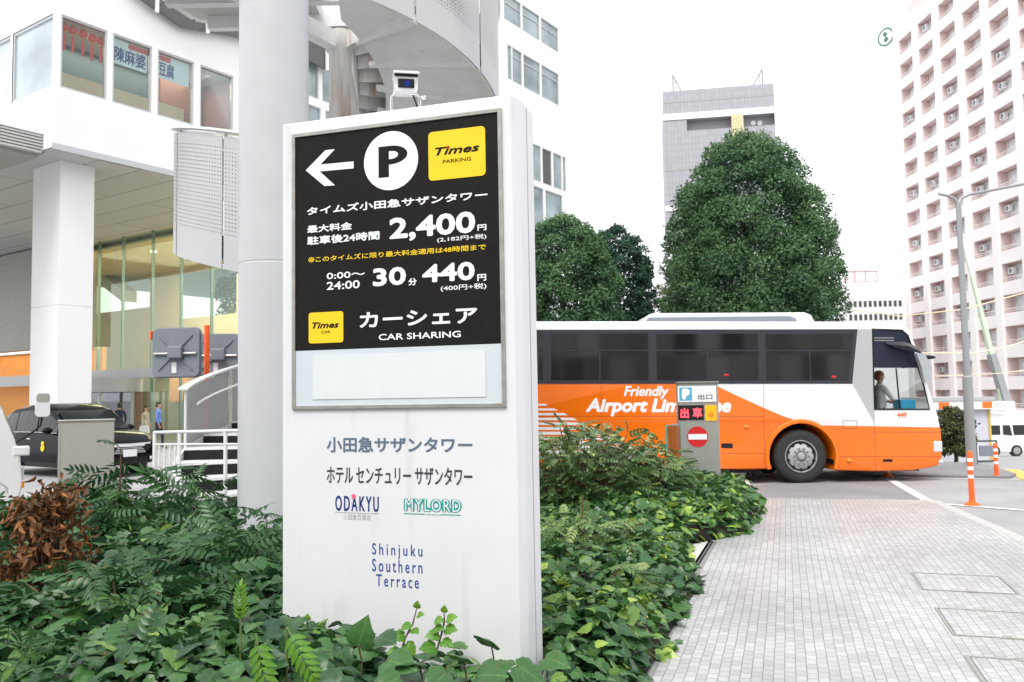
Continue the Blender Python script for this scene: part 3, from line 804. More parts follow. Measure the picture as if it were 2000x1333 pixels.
def helix_panel(t0, t1, zb_, zt_, r, name, m, th=.006, arc=True):
    n = 8; mb_ = MB(); av = []
    for rr, flip in ((r, 0), (r-th, 1)):
        vs = []
        for i in range(n+1):
            tt = t0 + (t1-t0)*i/n
            for z in (zb_, zt_):
                vs.append(st(tt, rr, z)); av.append(((tt-t0)*2*PI*r + .0, z - zb_, 0))
        mb_.add(vs, [(2*i, 2*i+1, 2*i+3, 2*i+2) if flip else (2*i, 2*i+2, 2*i+3, 2*i+1) for i in range(n)])
    o = mb_.build(name, m, stair, smooth=60, fix=False)
    a = o.data.attributes.new('arc', 'FLOAT_VECTOR', 'POINT'); a.data.foreach_set('vector', np.array(av, np.float32).ravel())
    return o
tp = .19
while tp < 1.88:
    t1 = tp + .083
    helix_panel(tp+.0012, t1-.0012, -.70, .92, RO, 'balustrade_panel', M['perforated'])
    b_ = MB(); b_.tube([st(tp, RO-.04, -.6), st(tp, RO-.04, .95)], .022, 8); b_.build('baluster', M['stair_white'], stair, smooth=60)
    tp = t1
def helix_bar(t0, t1, prof, name, m, n=60):
    """prof: list of (dr, dz) corners swept along the helix"""
    rings = [[st(t0+(t1-t0)*i/n, dr, dz) for dr, dz in prof] for i in range(n+1)]
    mb_ = MB(); mb_.loft(rings); return mb_.build(name, m, stair, smooth=35)
helix_bar(.185, 1.88, [(RO-.10, .97), (RO+.04, .97), (RO+.04, 1.0), (RO-.10, 1.0)], 'rail_cap', M['white_paint'], 110)
helix_bar(.20, 1.88, [(RO-.16+.02*math.cos(a), .72+.02*math.sin(a)) for a in np.linspace(0, 2*PI, 9)[:-1]], 'handrail', M['white_paint'], 110)
helix_bar(.03, 1.88, [(RO-.05, -.30), (RO-.012, -.30), (RO-.012, .12), (RO-.05, .12)], 'outer_stringer', M['stair_white'], 110)
helix_bar(.62, 1.88, [(RO-.05, -.70), (RO-.012, -.70), (RO-.012, -.64), (RO-.05, -.64)], 'lower_trim', M['stair_white'], 90)
NS = 22
for i in range(int(NS*1.85)):
    t0 = .0 + i/NS; t1 = t0 + 1/NS; z = PT/NS
    zt = Z0 + PT*t1
    ring = lambda tt, r, zz: (r*math.cos(R(250-360*tt)), r*math.sin(R(250-360*tt)), zz)
    mb_ = MB(); k = 4
    top = [ring(t0 + (t1-t0)*j/k, RO-.055, zt) for j in range(k+1)] + [ring(t1, .20, zt), ring(t0, .20, zt)]
    low = [(p[0], p[1], p[2]-.03) for p in top]
    n = len(top); mb_.add(top+low, [tuple(range(n)), tuple(range(n, 2*n))[::-1]] + [(j, (j+1) % n + 0, (j+1) % n + n, j+n) for j in range(n)])
    tr_ = mb_.build('tread', M['stair_white'], stair)
    mb_ = MB(); e = .004
    a, c = ring(t0, RO-.06, zt-.031), ring(t0, .20, zt-.031); a2, c2 = ring(t0, RO-.06, zt-z), ring(t0, .20, zt-z)
    mb_.add([a, c, c2, a2], [(0, 1, 2, 3)]); mb_.build('riser', M['dark'] if i < 18 else M['stair_white'], tr_)
    if i >= 18:
        mb_ = MB(); p0, p1 = ring(t0, .24, zt-.28), ring(t0, .85, zt-.28)
        q0, q1 = ring(t0, .24, zt-.03), ring(t0, .85, zt-.03); 
        d = Vector(ring(t0+.002, .85, 0)) - Vector(ring(t0, .85, 0))
        mb_.loft([[p0, p1, q1, q0], [tuple(Vector(v)+d*1.2) for v in (p0, p1, q1, q0)]]); mb_.build('stiffener', M['rusty'], tr_)
# underside plates and radial ribs
def soffit(t0, t1):
    n = 6; mb_ = MB(); vs = []
    for i in range(n+1):
        tt = t0+(t1-t0)*i/n
        vs += [st(tt, .62, -.34), st(tt, RO-.03, -.60), st(tt, RO-.03, -.585), st(tt, .62, -.325)]
    mb_.loft([vs[4*i:4*i+4] for i in range(n+1)]); return mb_.build('underside_plate', M['stair_white'], stair, smooth=40)
tt = .80
while tt < 1.86:
    soffit(tt+.002, tt+.068)
    mb_ = MB(); d = .008
    A = [st(tt-d/2, .5, -.36), st(tt-d/2, RO-.02, -.72), st(tt-d/2, RO-.02, -.60), st(tt-d/2, .5, -.30)]
    B = [st(tt+d/2, .5, -.36), st(tt+d/2, RO-.02, -.72), st(tt+d/2, RO-.02, -.60), st(tt+d/2, .5, -.30)]
    mb_.loft([A, B]); mb_.build('rib', M['stair_white'], stair)
    tt += .07
b_ = MB(); b_.lathe([(.30, 0), (.30, .04), (.20, .05), (.20, 6.7), (.24, 6.75), (.24, 7.0)], n=36); b_.build('centre_post', M['rusty'], stair, smooth=50)
helix_bar(.9, 1.8, [(.20, -.45), (.23, -.45), (.23, -.05), (.20, -.05)], 'inner_stringer', M['rusty'], 60)
for a, ln in ((R(235), 3.0), (R(318), 2.6)):
    b_ = MB(); d = Vector((math.cos(a), math.sin(a), 0)); n_ = Vector((-d.y, d.x, 0))*.09
    p0 = d*.18 + Vector((0, 0, 6.72)); p1 = d*ln + Vector((0, 0, 6.9)); up = Vector((0, 0, .24))
    b_.loft([[p0-n_, p0+n_, p0+n_+up, p0-n_+up], [p1-n_, p1+n_, p1+n_+up, p1-n_+up]]); b_.build('beam', M['rusty'] if a > 5 else M['stair_white'], stair)
# landing deck above, with edge beam
lp = [atz(*k, 7.2) for k in ((250, -50), (318, -8), (385, 37), (470, 55), (602, 66), (648, 82))]
near = [Vector((lp[-1].x+.05, 11.2, 7.2)), Vector((-1.9, 9.4, 7.2)), Vector((-5.6, 9.0, 7.2))]
b_ = MB(); b_.prism([(p.x-sx_, p.y-sy_) for p in lp+near], .16, 'xy', 7.2); b_.build('landing_deck', M['soffit'], stair)
b_ = MB()
for i in range(len(lp)-1):
    A, B = lp[i], lp[i+1]; n_ = Vector((-(B-A).y, (B-A).x, 0)).normalized()*.10
    o_ = Vector((sx_, sy_, 0)); b_.loft([[A-o_, A+n_-o_, A+n_-o_+Vector((0, 0, .34)), A-o_+Vector((0, 0, .34))], [B-o_, B+n_-o_, B+n_-o_+Vector((0, 0, .34)), B-o_+Vector((0, 0, .34))]])
b_.build('deck_edge', M['stair_white'], stair)
for k in range(4):
    b_ = MB(); y = 9.5 + k*.75; b_.box((-5.2-sx_+.3*k, y-sy_, 7.02), (-2.1-sx_, y+.12-sy_, 7.199)); b_.build('deck_joist', M['stair_white'], stair)
# ------------------------------------------------------------------ white office building on the left
K = at(104, 285, 26)
BA = math.atan2(.828, .56)
BF = Frame((K.x, K.y, 0), BA)
bld = thing('office_building', 'white panelled office building with ribbon windows and glass entrance hall on the left', 'building', BF.o, BA)
ZS = K.z                                   # soffit height
S1 = BF.xz(1107, 350)[0]
zA1 = BF.xz(110, 17)[1]; zA0 = BF.xz(110, 168)[1]
zB1 = BF.xz(1042, 281)[1]; zB0 = BF.xz(1102, 374)[1]
zC1 = BF.xz(1000, 92)[1]; zC0 = BF.xz(1097, 210)[1]
zD1 = BF.xz(1092, 58)[1]; zD0 = BF.xz(1094, 106)[1]
ZTOP = 40
wins = []                                  # (s0, s1, z0, z1, kind)
for a, b in ((118, 209), (220, 297), (308, 379), (391, 456)):
    wins.append((BF.xz(a, 150)[0], BF.xz(b, 150)[0], zA0, zA1-.12, 'A'))
s = wins[-1][1] + .25
while s < S1 - 2.4:
    wins.append((s, s+2.0, zA0, zA1-.12, 'A')); s += 2.25
zone = [(1041, 1057), (1060, 1078), (1081, 1097), (1099.5, 1105)]
for a, b in zone: wins.append((BF.xz(a, 330)[0], BF.xz(b, 330)[0], zB0, zB1, 'B'))
s = wins[-4][0] - .2
while s > S1 - 24:
    wins.append((s-1.9, s, zB0, zB1, 'B')); s -= 2.1
for a, b in ((992, 1000), (1001.5, 1020), (1023, 1055), (1058, 1091)): wins.append((BF.xz(a, 150)[0], BF.xz(b, 150)[0], zC0, zC1, 'C'))
for a, b in ((985, 1018), (1021, 1054), (1057, 1090)): wins.append((BF.xz(a, 60)[0], BF.xz(b, 60)[0], zD0, zD1, 'D'))
YB_ = 14.0
mb_ = MB()
mb_.plate(rect(0, ZS, S1, ZTOP), 0, [rect(w_[0], w_[2], w_[1], w_[3]) for w_ in wins])
for x0, x1, z0, z1, k in wins:             # reveals
    for q in (((x0, z0), (x1, z0)), ((x1, z0), (x1, z1)), ((x1, z1), (x0, z1)), ((x0, z1), (x0, z0))):
        (a, b), (c, d) = q
        mb_.add([(a, 0, b), (c, 0, d), (c, .18, d), (a, .18, b)], [(0, 1, 2, 3)])
mb_.add([(S1, 0, ZS), (S1, 30, ZS), (S1, 30, ZTOP), (S1, 0, ZTOP)], [(0, 1, 2, 3)])
# left face with a window opening
lz1, lz0 = zA1-.12, zA0
LW = [(.14, 2.75), (2.88, 5.4), (5.6, 8.0), (8.2, 10.6)]
def xface(mb__, x, poly, holes):
    k = len(mb__.v); mb__.plate(poly, 0, holes)
    for i in range(k, len(mb__.v)):
        a, _, c = mb__.v[i]; mb__.v[i] = (x, a, c)
xface(mb_, 0, rect(0, ZS, 30, ZTOP), [rect(a, lz0, b, lz1) for a, b in LW])
mb_.add([(0, 0, ZTOP), (S1, 0, ZTOP), (S1, 30, ZTOP), (0, 30, ZTOP)], [(0, 1, 2, 3)])
wl_ = mb_.build('wall', M['wall_white'], bld, fix=False)
# soffit with panel joints
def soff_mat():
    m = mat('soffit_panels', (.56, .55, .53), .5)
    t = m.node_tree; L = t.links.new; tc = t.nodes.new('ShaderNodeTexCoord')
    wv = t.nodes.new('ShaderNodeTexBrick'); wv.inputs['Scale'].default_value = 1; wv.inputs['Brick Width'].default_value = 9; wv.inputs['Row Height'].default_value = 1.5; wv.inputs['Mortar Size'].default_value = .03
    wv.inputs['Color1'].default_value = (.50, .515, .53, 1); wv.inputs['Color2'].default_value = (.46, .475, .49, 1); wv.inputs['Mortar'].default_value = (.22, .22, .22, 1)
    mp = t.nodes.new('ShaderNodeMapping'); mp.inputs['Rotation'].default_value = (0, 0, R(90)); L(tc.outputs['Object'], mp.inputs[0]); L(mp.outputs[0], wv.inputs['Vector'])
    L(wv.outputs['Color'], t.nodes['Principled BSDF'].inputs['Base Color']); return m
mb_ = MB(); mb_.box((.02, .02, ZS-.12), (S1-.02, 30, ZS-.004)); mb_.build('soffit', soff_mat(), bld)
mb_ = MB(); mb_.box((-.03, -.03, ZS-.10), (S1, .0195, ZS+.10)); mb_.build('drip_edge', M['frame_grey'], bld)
M['pane_upper'] = mat('pane_upper', (.30, .38, .40), .05, spec=.9, var=.5, scale=.5)
M['pane_dark'] = mat('pane_dark', (.09, .085, .085), .2, var=.2)
M['pane_left'] = mat('pane_left', (.38, .44, .47), .06, spec=.8, var=.35, scale=.4)
wi = 0
for x0, x1, z0, z1, k in wins:
    f = MB(); t_ = .06
    for a in (((x0, .03, z0), (x0+t_, .15, z1)), ((x1-t_, .03, z0), (x1, .15, z1)), ((x0+t_, .03, z0), (x1-t_, .15, z0+t_)), ((x0+t_, .03, z1-t_), (x1-t_, .15, z1))): f.box(*a)
    if k in 'CD': f.box(((x0+t_), .05, z1-.55), (x1-t_, .13, z1-.47))
    fo = f.build('window_frame', M['frame_grey'], bld)
    p = MB(); p.box((x0+t_, .085, z0+t_), (x1-t_, .10, z1-t_))
    p.build('pane', M['glass'] if k == 'A' and wi < 4 else (M['pane_dark'] if (k == 'B' and wi % 3 == 1) else M['pane_upper']), fo); wi += 1
for a, b in LW:
    f = MB(); t_ = .09
    for c in (((.03, a, lz0), (.15, a+t_, lz1)), ((.03, b-t_, lz0), (.15, b, lz1)), ((.03, a+t_, lz0), (.15, b-t_, lz0+t_)), ((.03, a+t_, lz1-t_), (.15, b-t_, lz1))): f.box(*c)
    fo = f.build('window_frame', M['frame_grey'], bld)
    p = MB(); p.box((.085, a+t_, lz0+t_), (.10, b-t_, lz1-t_)); p.build('pane', M['pane_left'], fo)
# restaurant room behind the first four windows
mb_ = MB(); sA = wins[3][1] + .3
mb_.box((.3, .3, zA0-.2), (sA, 5.0, zA0-.1)); mb_.box((.3, .3, zA1+.05), (sA, 5.0, zA1+.15)); mb_.box((.22, .2, zA0-.2), (.30, 5, zA1+.1))
mb_.build('room_shell', M['stone'], bld)
mb_ = MB(); mb_.box((sA, .2, zA0-.2), (sA+.1, 5, zA1+.1)); mb_.build('room_end_wall', M['wood_red'], bld)
mb_ = MB(); mb_.box((.31, 2.6, zA0-.09), (sA-.02, 2.75, zA1+.04)); mb_.build('room_back_wall', M['teal_dark'], bld)
mb_ = MB(); mb_.box((.31, .9, zA0-.09), (wins[2][1]+.2, 1.0, zA0+.85)); mb_.build('room_counter', M['beige'], bld)
mb_ = MB(); mb_.box((.31, 1.4, zA0+.85), (wins[0][1]-.9, 1.5, zA1)); mb_.build('room_screen', M['stone'], bld)
mb_ = MB(); mb_.box((wins[3][0]-.15, 2.25, zA0-.09), (sA-.05, 2.4, zA1)); mb_.build('room_partition', M['wood_red'], bld)
def bld_pt(x, y, z): return BF.o + BF.x*x + BF.y*y + Vector((0, 0, z))
# banner with the restaurant's characters
for wn, s_, red in ((wins[1], '陳麻婆', (.45, .98)), (wins[2], '豆腐', (.02, .42))):
    x0, x1, z0, z1, _ = wn
    bn = thing('window_banner', 'pale banner reading 陳麻婆 in the second restaurant window' if s_ == '陳麻婆' else 'pale banner reading 豆腐 in the third restaurant window', 'banner', bld_pt(x0, .17, z1-.95), BA, 'banners in the restaurant windows')
    W_ = x1-x0
    mb_ = MB(); mb_.box((.1, 0, 0), (W_-.1, .01, .86)); sh = mb_.build('sheet', M['banner'], bn)
    mb_ = MB()
    put_text(mb_, s_, .14, .10, (W_-.14) if s_ == '陳麻婆' else W_*.52, .62, -.002, .02); mb_.build('lettering', M['letter_navy'], sh, fix=False)
    mb_ = MB(); mb_.box((W_*red[0], -.004, .66), (W_*red[1], -.001, .84)); mb_.build('red_strip', M['red'], sh)
# paper lanterns
for i, (px, py) in enumerate(((125, 54), (142.5, 60), (162, 67), (180, 76), (197, 81))):
    x, z = BF.xz(px, py, .45)
    o = thing('paper_lantern', ['leftmost red lantern hanging in the corner window', 'second red lantern from the left in the corner window', 'middle red lantern of five in the corner window', 'fourth red lantern from the left in the corner window', 'rightmost red lantern hanging in the corner window'][i], 'lantern', bld_pt(x, .45, z), BA, 'red lanterns in the restaurant window')
    mb_ = MB(); mb_.ball((0, 0, 0), (.145, .145, .135), n=14, k=8); mb_.build('shade', M['lantern'], o, smooth=60)
    mb_ = MB(); mb_.lathe([(.08, .15), (.08, .18)], n=10); mb_.lathe([(.08, -.18), (.08, -.15)], n=10); mb_.build('cap', M['gold'], o)
    mb_ = MB(); mb_.tube([(0, 0, -.18), (0, 0, -.30), (0, 0, -.75)], [.015, .05, .04], 8); mb_.build('tassel', M['lantern'], o)
    mb_ = MB(); mb_.tube([(0, 0, .18), (0, 0, zA1-z)], .006, 5); mb_.build('cord', M['gold'], o)
# dark glazed screen band higher up with white posts
mb_ = MB(); up_ = [BF.xz(*k, -.3) for k in ((240, -25), (357, 54), (470, 74), (604, 119), (646, 141), (646, 70), (470, 40), (330, -25))]
mb_.prism(up_, .08, 'xz', -.3); mb_.build('terrace_glazing', M['pane_dark'], bld)
for px, a, b in ((308, -5, 24), (407, 25, 65), (640, 85, 138), (540, 60, 98)):
    x, z1 = BF.xz(px, a, -.4); _, z0 = BF.xz(px, b, -.4); mb_ = MB(); mb_.box((x-.04, -.42, z0), (x+.05, -.305, z1)); mb_.build('glazing_post', M['white_paint'], bld)
# square pillar under the corner
pp = at(112, 700, 27.2); lx, lyy, _ = BF.local(pp)
mb_ = MB(); mb_.box((lx, lyy, -.1), (lx+1.15, lyy+1.75, 4.85)); mb_.box((lx, lyy, 4.87), (lx+1.15, lyy+1.75, ZS-.121)); mb_.box((lx+.02, lyy+.02, 4.84), (lx+1.13, lyy+1.73, 4.88)); mb_.build('pillar', M['wall_white'], bld)
# canopy on the left
mb_ = MB(); cz = BF.xz(96, 236)[1]
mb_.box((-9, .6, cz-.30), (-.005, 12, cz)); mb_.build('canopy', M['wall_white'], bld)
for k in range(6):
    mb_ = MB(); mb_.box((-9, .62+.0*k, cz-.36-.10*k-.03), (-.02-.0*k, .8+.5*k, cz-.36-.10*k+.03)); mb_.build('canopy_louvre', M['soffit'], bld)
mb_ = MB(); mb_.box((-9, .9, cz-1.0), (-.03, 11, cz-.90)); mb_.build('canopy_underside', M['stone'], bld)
# recessed glass hall
GP = at(240, 600, 40); gx, gy, _ = BF.local(GP)
# the hall front runs along local y at x = gx
ya = BF.local(at(178, 600, 42))[1]
hall_y0 = -.5; hall_y1 = gy + 4.3
zg = ZS - .125
def xbox(mb__, x0, x1, y0, y1, z0, z1): mb__.box((x0, y0, z0), (x1, y1, z1))
ys_div = [BF.local(at(px, 600, 40 + (240-px)*.02))[1] for px in (190, 237, 295, 351, 411, 466, 520)]
# true intersections with the plane x = gx
def hall_y(px, py):
    d = ray(px, py); n = BF.x; t = ((BF.o + BF.x*gx - CAM).dot(n)) / d.dot(n); P = CAM + d*t - BF.o
    return P.dot(BF.y), P.z
ys_div = [hall_y(px, 640)[0] for px in (190, 237, 295, 351, 411, 466, 524, 586)]
yL = hall_y(182, 640)[0]; yR = min(hall_y(586, 640)[0], ys_div[-1])
prev = yL
for yy in ys_div:
    mb_ = MB(); xbox(mb_, gx-.01, gx+.01, yy+.03, prev-.03, 3.2, zg-.02); mb_.build('hall_pane', M['glass_green'], bld)
    mb_ = MB(); xbox(mb_, gx-.0, gx+.14, yy-.018, yy+.018, 0, zg-.02); mb_.build('glass_fin', M['fin_teal'], bld)
    prev = yy
mb_ = MB(); xbox(mb_, gx-.06, gx+.06, yR, yL, 2.75, 3.19); mb_.build('hall_transom', M['frame_grey'], bld)
# hall interior: back wall with openings, floor, ceiling lights
D = 7.0
def hall2(px, py):
    d = ray(px, py); n = BF.x; t = ((BF.o + BF.x*(gx+D) - CAM).dot(n)) / d.dot(n); P = CAM + d*t - BF.o
    return P.dot(BF.y), P.z
h1 = [hall2(*k) for k in ((352, 536), (462, 528), (462, 612), (352, 606))]
h2 = [hall2(*k) for k in ((190, 560), (292, 548), (292, 600), (190, 590))]
mb_ = MB()
def rc(h): 
    ys2 = [a[0] for a in h]; z2 = [a[1] for a in h]; return rect(min(ys2), min(z2), max(ys2), max(z2))
xface(mb_, gx+D, rect(yR-4, 3.22, yL+15, ZS+.3), [rc(h1), rc(h2)])
mb_.build('hall_back_wall', M['beige'], bld, fix=False)
mb_ = MB(); mb_.box((gx+.5, yR-4, ZS-.45), (gx+D, yL+15, ZS-.35)); mb_.build('hall_ceiling', M['beige'], bld)
mb_ = MB(); mb_.box((gx+.35, yR-4, 3.0), (gx+D, yL+15, 3.19)); mb_.build('mezzanine', M['beige'], bld)
mb_ = MB(); xbox(mb_, gx+4.0, gx+4.1, yR-4, yL+6, -.1, 3.0); mb_.build('lobby_back_wall', M['stone'], bld)
zf = hall2(430, 615)[1]-1.0
mb_ = MB(); mb_.box((gx+D+.15, yR-4, zf-.25), (gx+D+4, yL+15, zf)); mb_.build('upper_walkway', M['stone'], bld)
for px, py in ((262, 700), (225, 705)):
    y_, z_ = hall_y(px, py); mb_ = MB(); xbox(mb_, gx+3.6, gx+3.7, y_-1.0, y_+1.0, 1.6, 2.95); mb_.build('lobby_panel', M['orange_wall'] if px < 240 else M['wood_red'], bld)
for px, py in ((300, 492), (401, 511), (452, 500), (430, 470)):
    mb_ = MB(); d = ray(px, py); t = (ZS-.46-CAM.z)/d.z; P = CAM + d*t; a = BF.local(P)
    lg = .14 if px in (300, 401) else .5
    mb_.lathe([(lg, ZS-.47), (lg, ZS-.452)], (a[0], a[1], 0), 'z', 16); mb_.build('downlight', M['downlight'], bld)
# escalator band seen in the hall
mb_ = MB(); A = hall2(195, 515); B = hall2(285, 585)
mb_.loft([[(gx+D-1.6, A[0], A[1]-.25), (gx+D-.6, A[0], A[1]-.25), (gx+D-.6, A[0], A[1]+.45), (gx+D-1.6, A[0], A[1]+.45)], [(gx+D-1.6, B[0], B[1]-.25), (gx+D-.6, B[0], B[1]-.25), (gx+D-.6, B[0], B[1]+.45), (gx+D-1.6, B[0], B[1]+.45)]]); mb_.build('escalator_side', M['frame_grey'], bld)
# revolving door drum
yd, _ = hall_y(232, 780)
mb_ = MB(); mb_.lathe([(1.9, 2.1), (1.9, 2.74), (1.7, 2.74), (1.7, 2.1)], (gx-.4, yd, 0), 'z', 32); mb_.build('revolving_door_drum', M['frame_grey'], bld, smooth=40)
for k in range(5):
    a = R(90+k*45); mb_ = MB(); mb_.box((gx-.4+1.8*math.cos(a)-.05, yd+1.8*math.sin(a)-.05, -.1), (gx-.4+1.8*math.cos(a)+.05, yd+1.8*math.sin(a)+.05, 2.1)); mb_.build('door_post', M['frame_grey'], bld)
mb_ = MB(); xbox(mb_, gx-.4, gx-.38, yd-1.7, yd+1.7, -.1, 2.1); mb_.build('door_leaf', M['glass_grey'], bld)
mb_ = MB(); xbox(mb_, gx-.012, gx+.012, yR, yd-2.0, -.1, 2.74); mb_.build('entrance_pane', M['glass_green'], bld)
# stone wall with the glowing orange zone left of the pillar
yw = hall_y(178, 640)[0]; zo1 = hall_y(30, 690)[1]; zo0 = hall_y(30, 738)[1]
mb_ = MB(); xbox(mb_, gx-1.0, gx-.4, yw, yw+14, zo1, ZS-.2); mb_.build('stone_wall', M['stone'], bld)
mb_ = MB(); xbox(mb_, gx+.6, gx+.8, yw, yw+14, -.1, zo1); mb_.build('lobby_orange_wall', M['orange_wall'], bld)
mb_ = MB(); xbox(mb_, gx-.6, gx-.5, yw, yw+14, zo0-.5, zo0); mb_.build('lobby_lintel', M['frame_grey'], bld)
# added restaurant fill, then the lamps of the lit entrance hall
def area(name, loc, sx, sy, power, col, rot=(0, 0, 0)):
    l = bpy.data.lights.new(name, 'AREA'); l.shape = 'RECTANGLE'; l.size = sx; l.size_y = sy; l.energy = power; l.color = col
    o = bpy.data.objects.new(name, l); COL.objects.link(o); o.location = loc; o.rotation_euler = rot; return o
area('restaurant_fill', bld_pt(sA/2, 1.6, zA1-.05), sA*.8, 1.6, 110, (1, .88, .72), (0, 0, BA))  # unseen fill light added to brighten the room behind the windows
area('hall_lamp', bld_pt(gx+3.5, (yL+yR)/2, ZS-.5), 5, abs(yL-yR)+4, 1300, (1, .86, .66), (0, 0, BA))
area('lobby_lamp', bld_pt(gx+2.2, (yL+yR)/2, 2.95), 3, abs(yL-yR)+3, 260, (1, .86, .66), (0, 0, BA))
area('cove_lamp', bld_pt(gx-.1, yw+5, zo1-.05), 1.0, 12, 55, (1, .74, .42), (0, 0, BA))

# ------------------------------------------------------------------ people at the entrance
def gp(px, Y): a = at(px, 800, Y); return Vector((a.x, a.y, gz(a.x, a.y)))
person('man in bright blue shirt and dark trousers walking in front of the entrance', gp(310, 31), R(100), 1.72, M['shirt_blue'], M['cloth_navy'], stride=.16)
w_ = person('woman in beige top with pale trousers beside the man in blue', gp(285, 32.5), R(80), 1.58, M['cloth_beige'], M['cloth_beige'], stride=.10)
person('person in dark jacket at the revolving door', gp(233, 33), R(-150), 1.70, M['cloth_navy'], M['cloth_grey'], stride=.14)
# a white bag carried by the woman
bg_ = gp(282, 32.2); o = thing('handbag', 'white handbag carried by the woman in beige', 'bag', bg_ + Vector((0, 0, .55)))
mb_ = MB(); mb_.prism([(-.20, 0), (.20, 0), (.16, .28), (-.16, .28)], .12, 'xz', -.06); mb_.build('pouch', M['cloth_white'], o, bevel=.03)
mb_ = MB(); mb_.tube([(-.10, 0, .27), (-.08, 0, .42), (0, 0, .48), (.08, 0, .42), (.10, 0, .27)], .012, 6); mb_.build('strap', M['cloth_white'], o)
for px, lab, tp_, lg_ in ((425, 'small figure in dark green behind the upper hall window', 'cloth_green', 'cloth_green'), (443, 'small figure in grey top behind the upper hall window', 'cloth_beige', 'cloth_navy')):
    y_, z_ = hall2(px, 615); person(lab, bld_pt(gx+D+1.0, y_, z_-.95), R(30), 1.7, M[tp_], M[lg_], arm=.5)
    
# ------------------------------------------------------------------ black suv
def loft_body(rings_fn, xs_):
    return [rings_fn(x) for x in xs_]
def make_suv():
    o = thing('suv', 'shiny black suv with chrome grille waiting in front of the entrance', 'car')
    L0, L1, W_ = -2.37, 2.37, .925
    # lower body: stations (x, half width, z bottom, z shoulder, z top centre)
    stn = [(-2.36, .70, .48, .95, 1.02), (-2.25, .86, .34, 1.02, 1.08), (-1.9, .915, .25, 1.03, 1.08), (-1.0, .92, .22, 1.00, 1.02), (0, .92, .22, .97, .99), (.7, .92, .22, .95, .99), (1.0, .92, .22, .95, 1.03), (1.5, .915, .24, .94, 1.03), (1.95, .88, .25, .89, .97), (2.2, .80, .28, .80, .89), (2.34, .66, .36, .72, .79), (2.38, .55, .45, .66, .72)]
    rings = []
    for x, hw, zb, zs_, zt in stn:
        rings.append([(x, -hw*.86, zb), (x, -hw, zb+.12), (x, -hw*1.0, zs_-.16), (x, -hw*.955, zs_), (x, -hw*.7, zt), (x, 0, zt+.012), (x, hw*.7, zt), (x, hw*.955, zs_), (x, hw, zs_-.16), (x, hw, zb+.12), (x, hw*.86, zb)])
    mb_ = MB(); mb_.loft(rings); mb_.build('body', M['car_black'], o, smooth=42)
    # cabin
    cst = [(-2.12, .62, 1.02, 1.06), (-1.75, .68, 1.02, 1.40), (-1.2, .70, 1.02, 1.585), (-.4, .72, 1.0, 1.66), (.1, .72, 1.0, 1.64), (.55, .72, 1.0, 1.50), (1.28, .74, 1.0, 1.03)]
    rings = []
    for x, hw, zb, zt in cst:
        rings.append([(x, -.84, zb-.06), (x, -hw-.02*(zt > 1.2), zt-.06 if zt > 1.2 else zt-.01), (x, -hw*.8, zt), (x, hw*.8, zt), (x, hw+.02*(zt > 1.2), zt-.06 if zt > 1.2 else zt-.01), (x, .84, zb-.06)])
    mb_ = MB(); mb_.loft(rings); mb_.build('cabin', M['car_black'], o, smooth=42)
    # side windows
    for s in (-1, 1):
        def P_(x, k):   # point on cabin side at fraction k of height
            zt = np.interp(x, [c[0] for c in cst], [c[3] for c in cst]) - .06; hw = np.interp(x, [c[0] for c in cst], [c[1] for c in cst])+.02
            z0 = .985; return (x, s*((.84)*(1-k)+hw*k + .008), z0+(zt-z0)*k)
        for xa, xb in ((-1.62, -.98), (-.93, -.02), (.04, .86)):
            mb_ = MB(); n = 4
            xs_ = np.linspace(xa, xb, n+1)
            vs = [P_(x, .07) for x in xs_] + [P_(x, .86) for x in xs_]
            mb_.add(vs, [(i, i+1, n+2+i, n+1+i) for i in range(n)]); mb_.build('side_window', M['car_glass'], o)
        mb_ = MB(); mb_.tube([P_(x, .04) for x in (-1.7, -.9, .0, .9)], .014, 6); mb_.build('window_trim', M['chrome'], o)
        mb_ = MB(); mb_.ball((.80, s*1.02, 1.06), (.09, .12, .075), n=12, k=8); mb_.build('wing_mirror', M['car_black'], o, smooth=60)
        mb_ = MB(); mb_.loft([[(1.92, s*.86, .80), (1.92, s*.86, .87), (1.92, s*.80, .90), (1.92, s*.80, .80)], [(2.30, s*.60, .72), (2.30, s*.60, .775), (2.22, s*.60, .84), (2.22, s*.60, .74)]]); mb_.build('headlight', M['headlamp'], o, smooth=30)
        mb_ = MB(); mb_.loft([[(2.17, s*.80, .40), (2.17, s*.83, .46), (2.17, s*.80, .47)], [(2.40, s*.52, .36), (2.41, s*.53, .42), (2.40, s*.50, .43)]]); mb_.build('bumper_trim', M['bright_trim'], o)
        mb_ = MB(); mb_.box((-.15, s*.921, .42), (.0, s*.935, .46)); 
        mb_.lathe([(.10, .922), (.10, .928)], (.35, 0, .60), 'y', 16) if s < 0 else None
        for wx in (-1.36, 1.38):
            wo = MB(); wo.lathe([(.25, s*.70), (.345, s*.71), (.355, s*.75), (.355, s*.90), (.34, s*.925), (.25, s*.93)], (wx, 0, .355), 'y', 28); wh = wo.build('wheel', M['black_rubber'], o, smooth=40)
            ri = MB(); ri.lathe([(.02, s*.925), (.06, s*.92), (.22, s*.90), (.25, s*.915), (.25, s*.80)], (wx, 0, .355), 'y', 20)
            for k in range(5):
                a = 2*PI*k/5; ri.tube([(wx+.05*math.cos(a), s*.925, .355+.05*math.sin(a)), (wx+.23*math.cos(a), s*.918, .355+.23*math.sin(a))], .028, 6)
            ri.build('rim', M['alu'], wh, smooth=40)
        mb_ = MB(); mb_.ball((-.2, s*.932, .86), (.10, .012, .016), n=8, k=6); mb_.build('door_handle', M['chrome'], o)
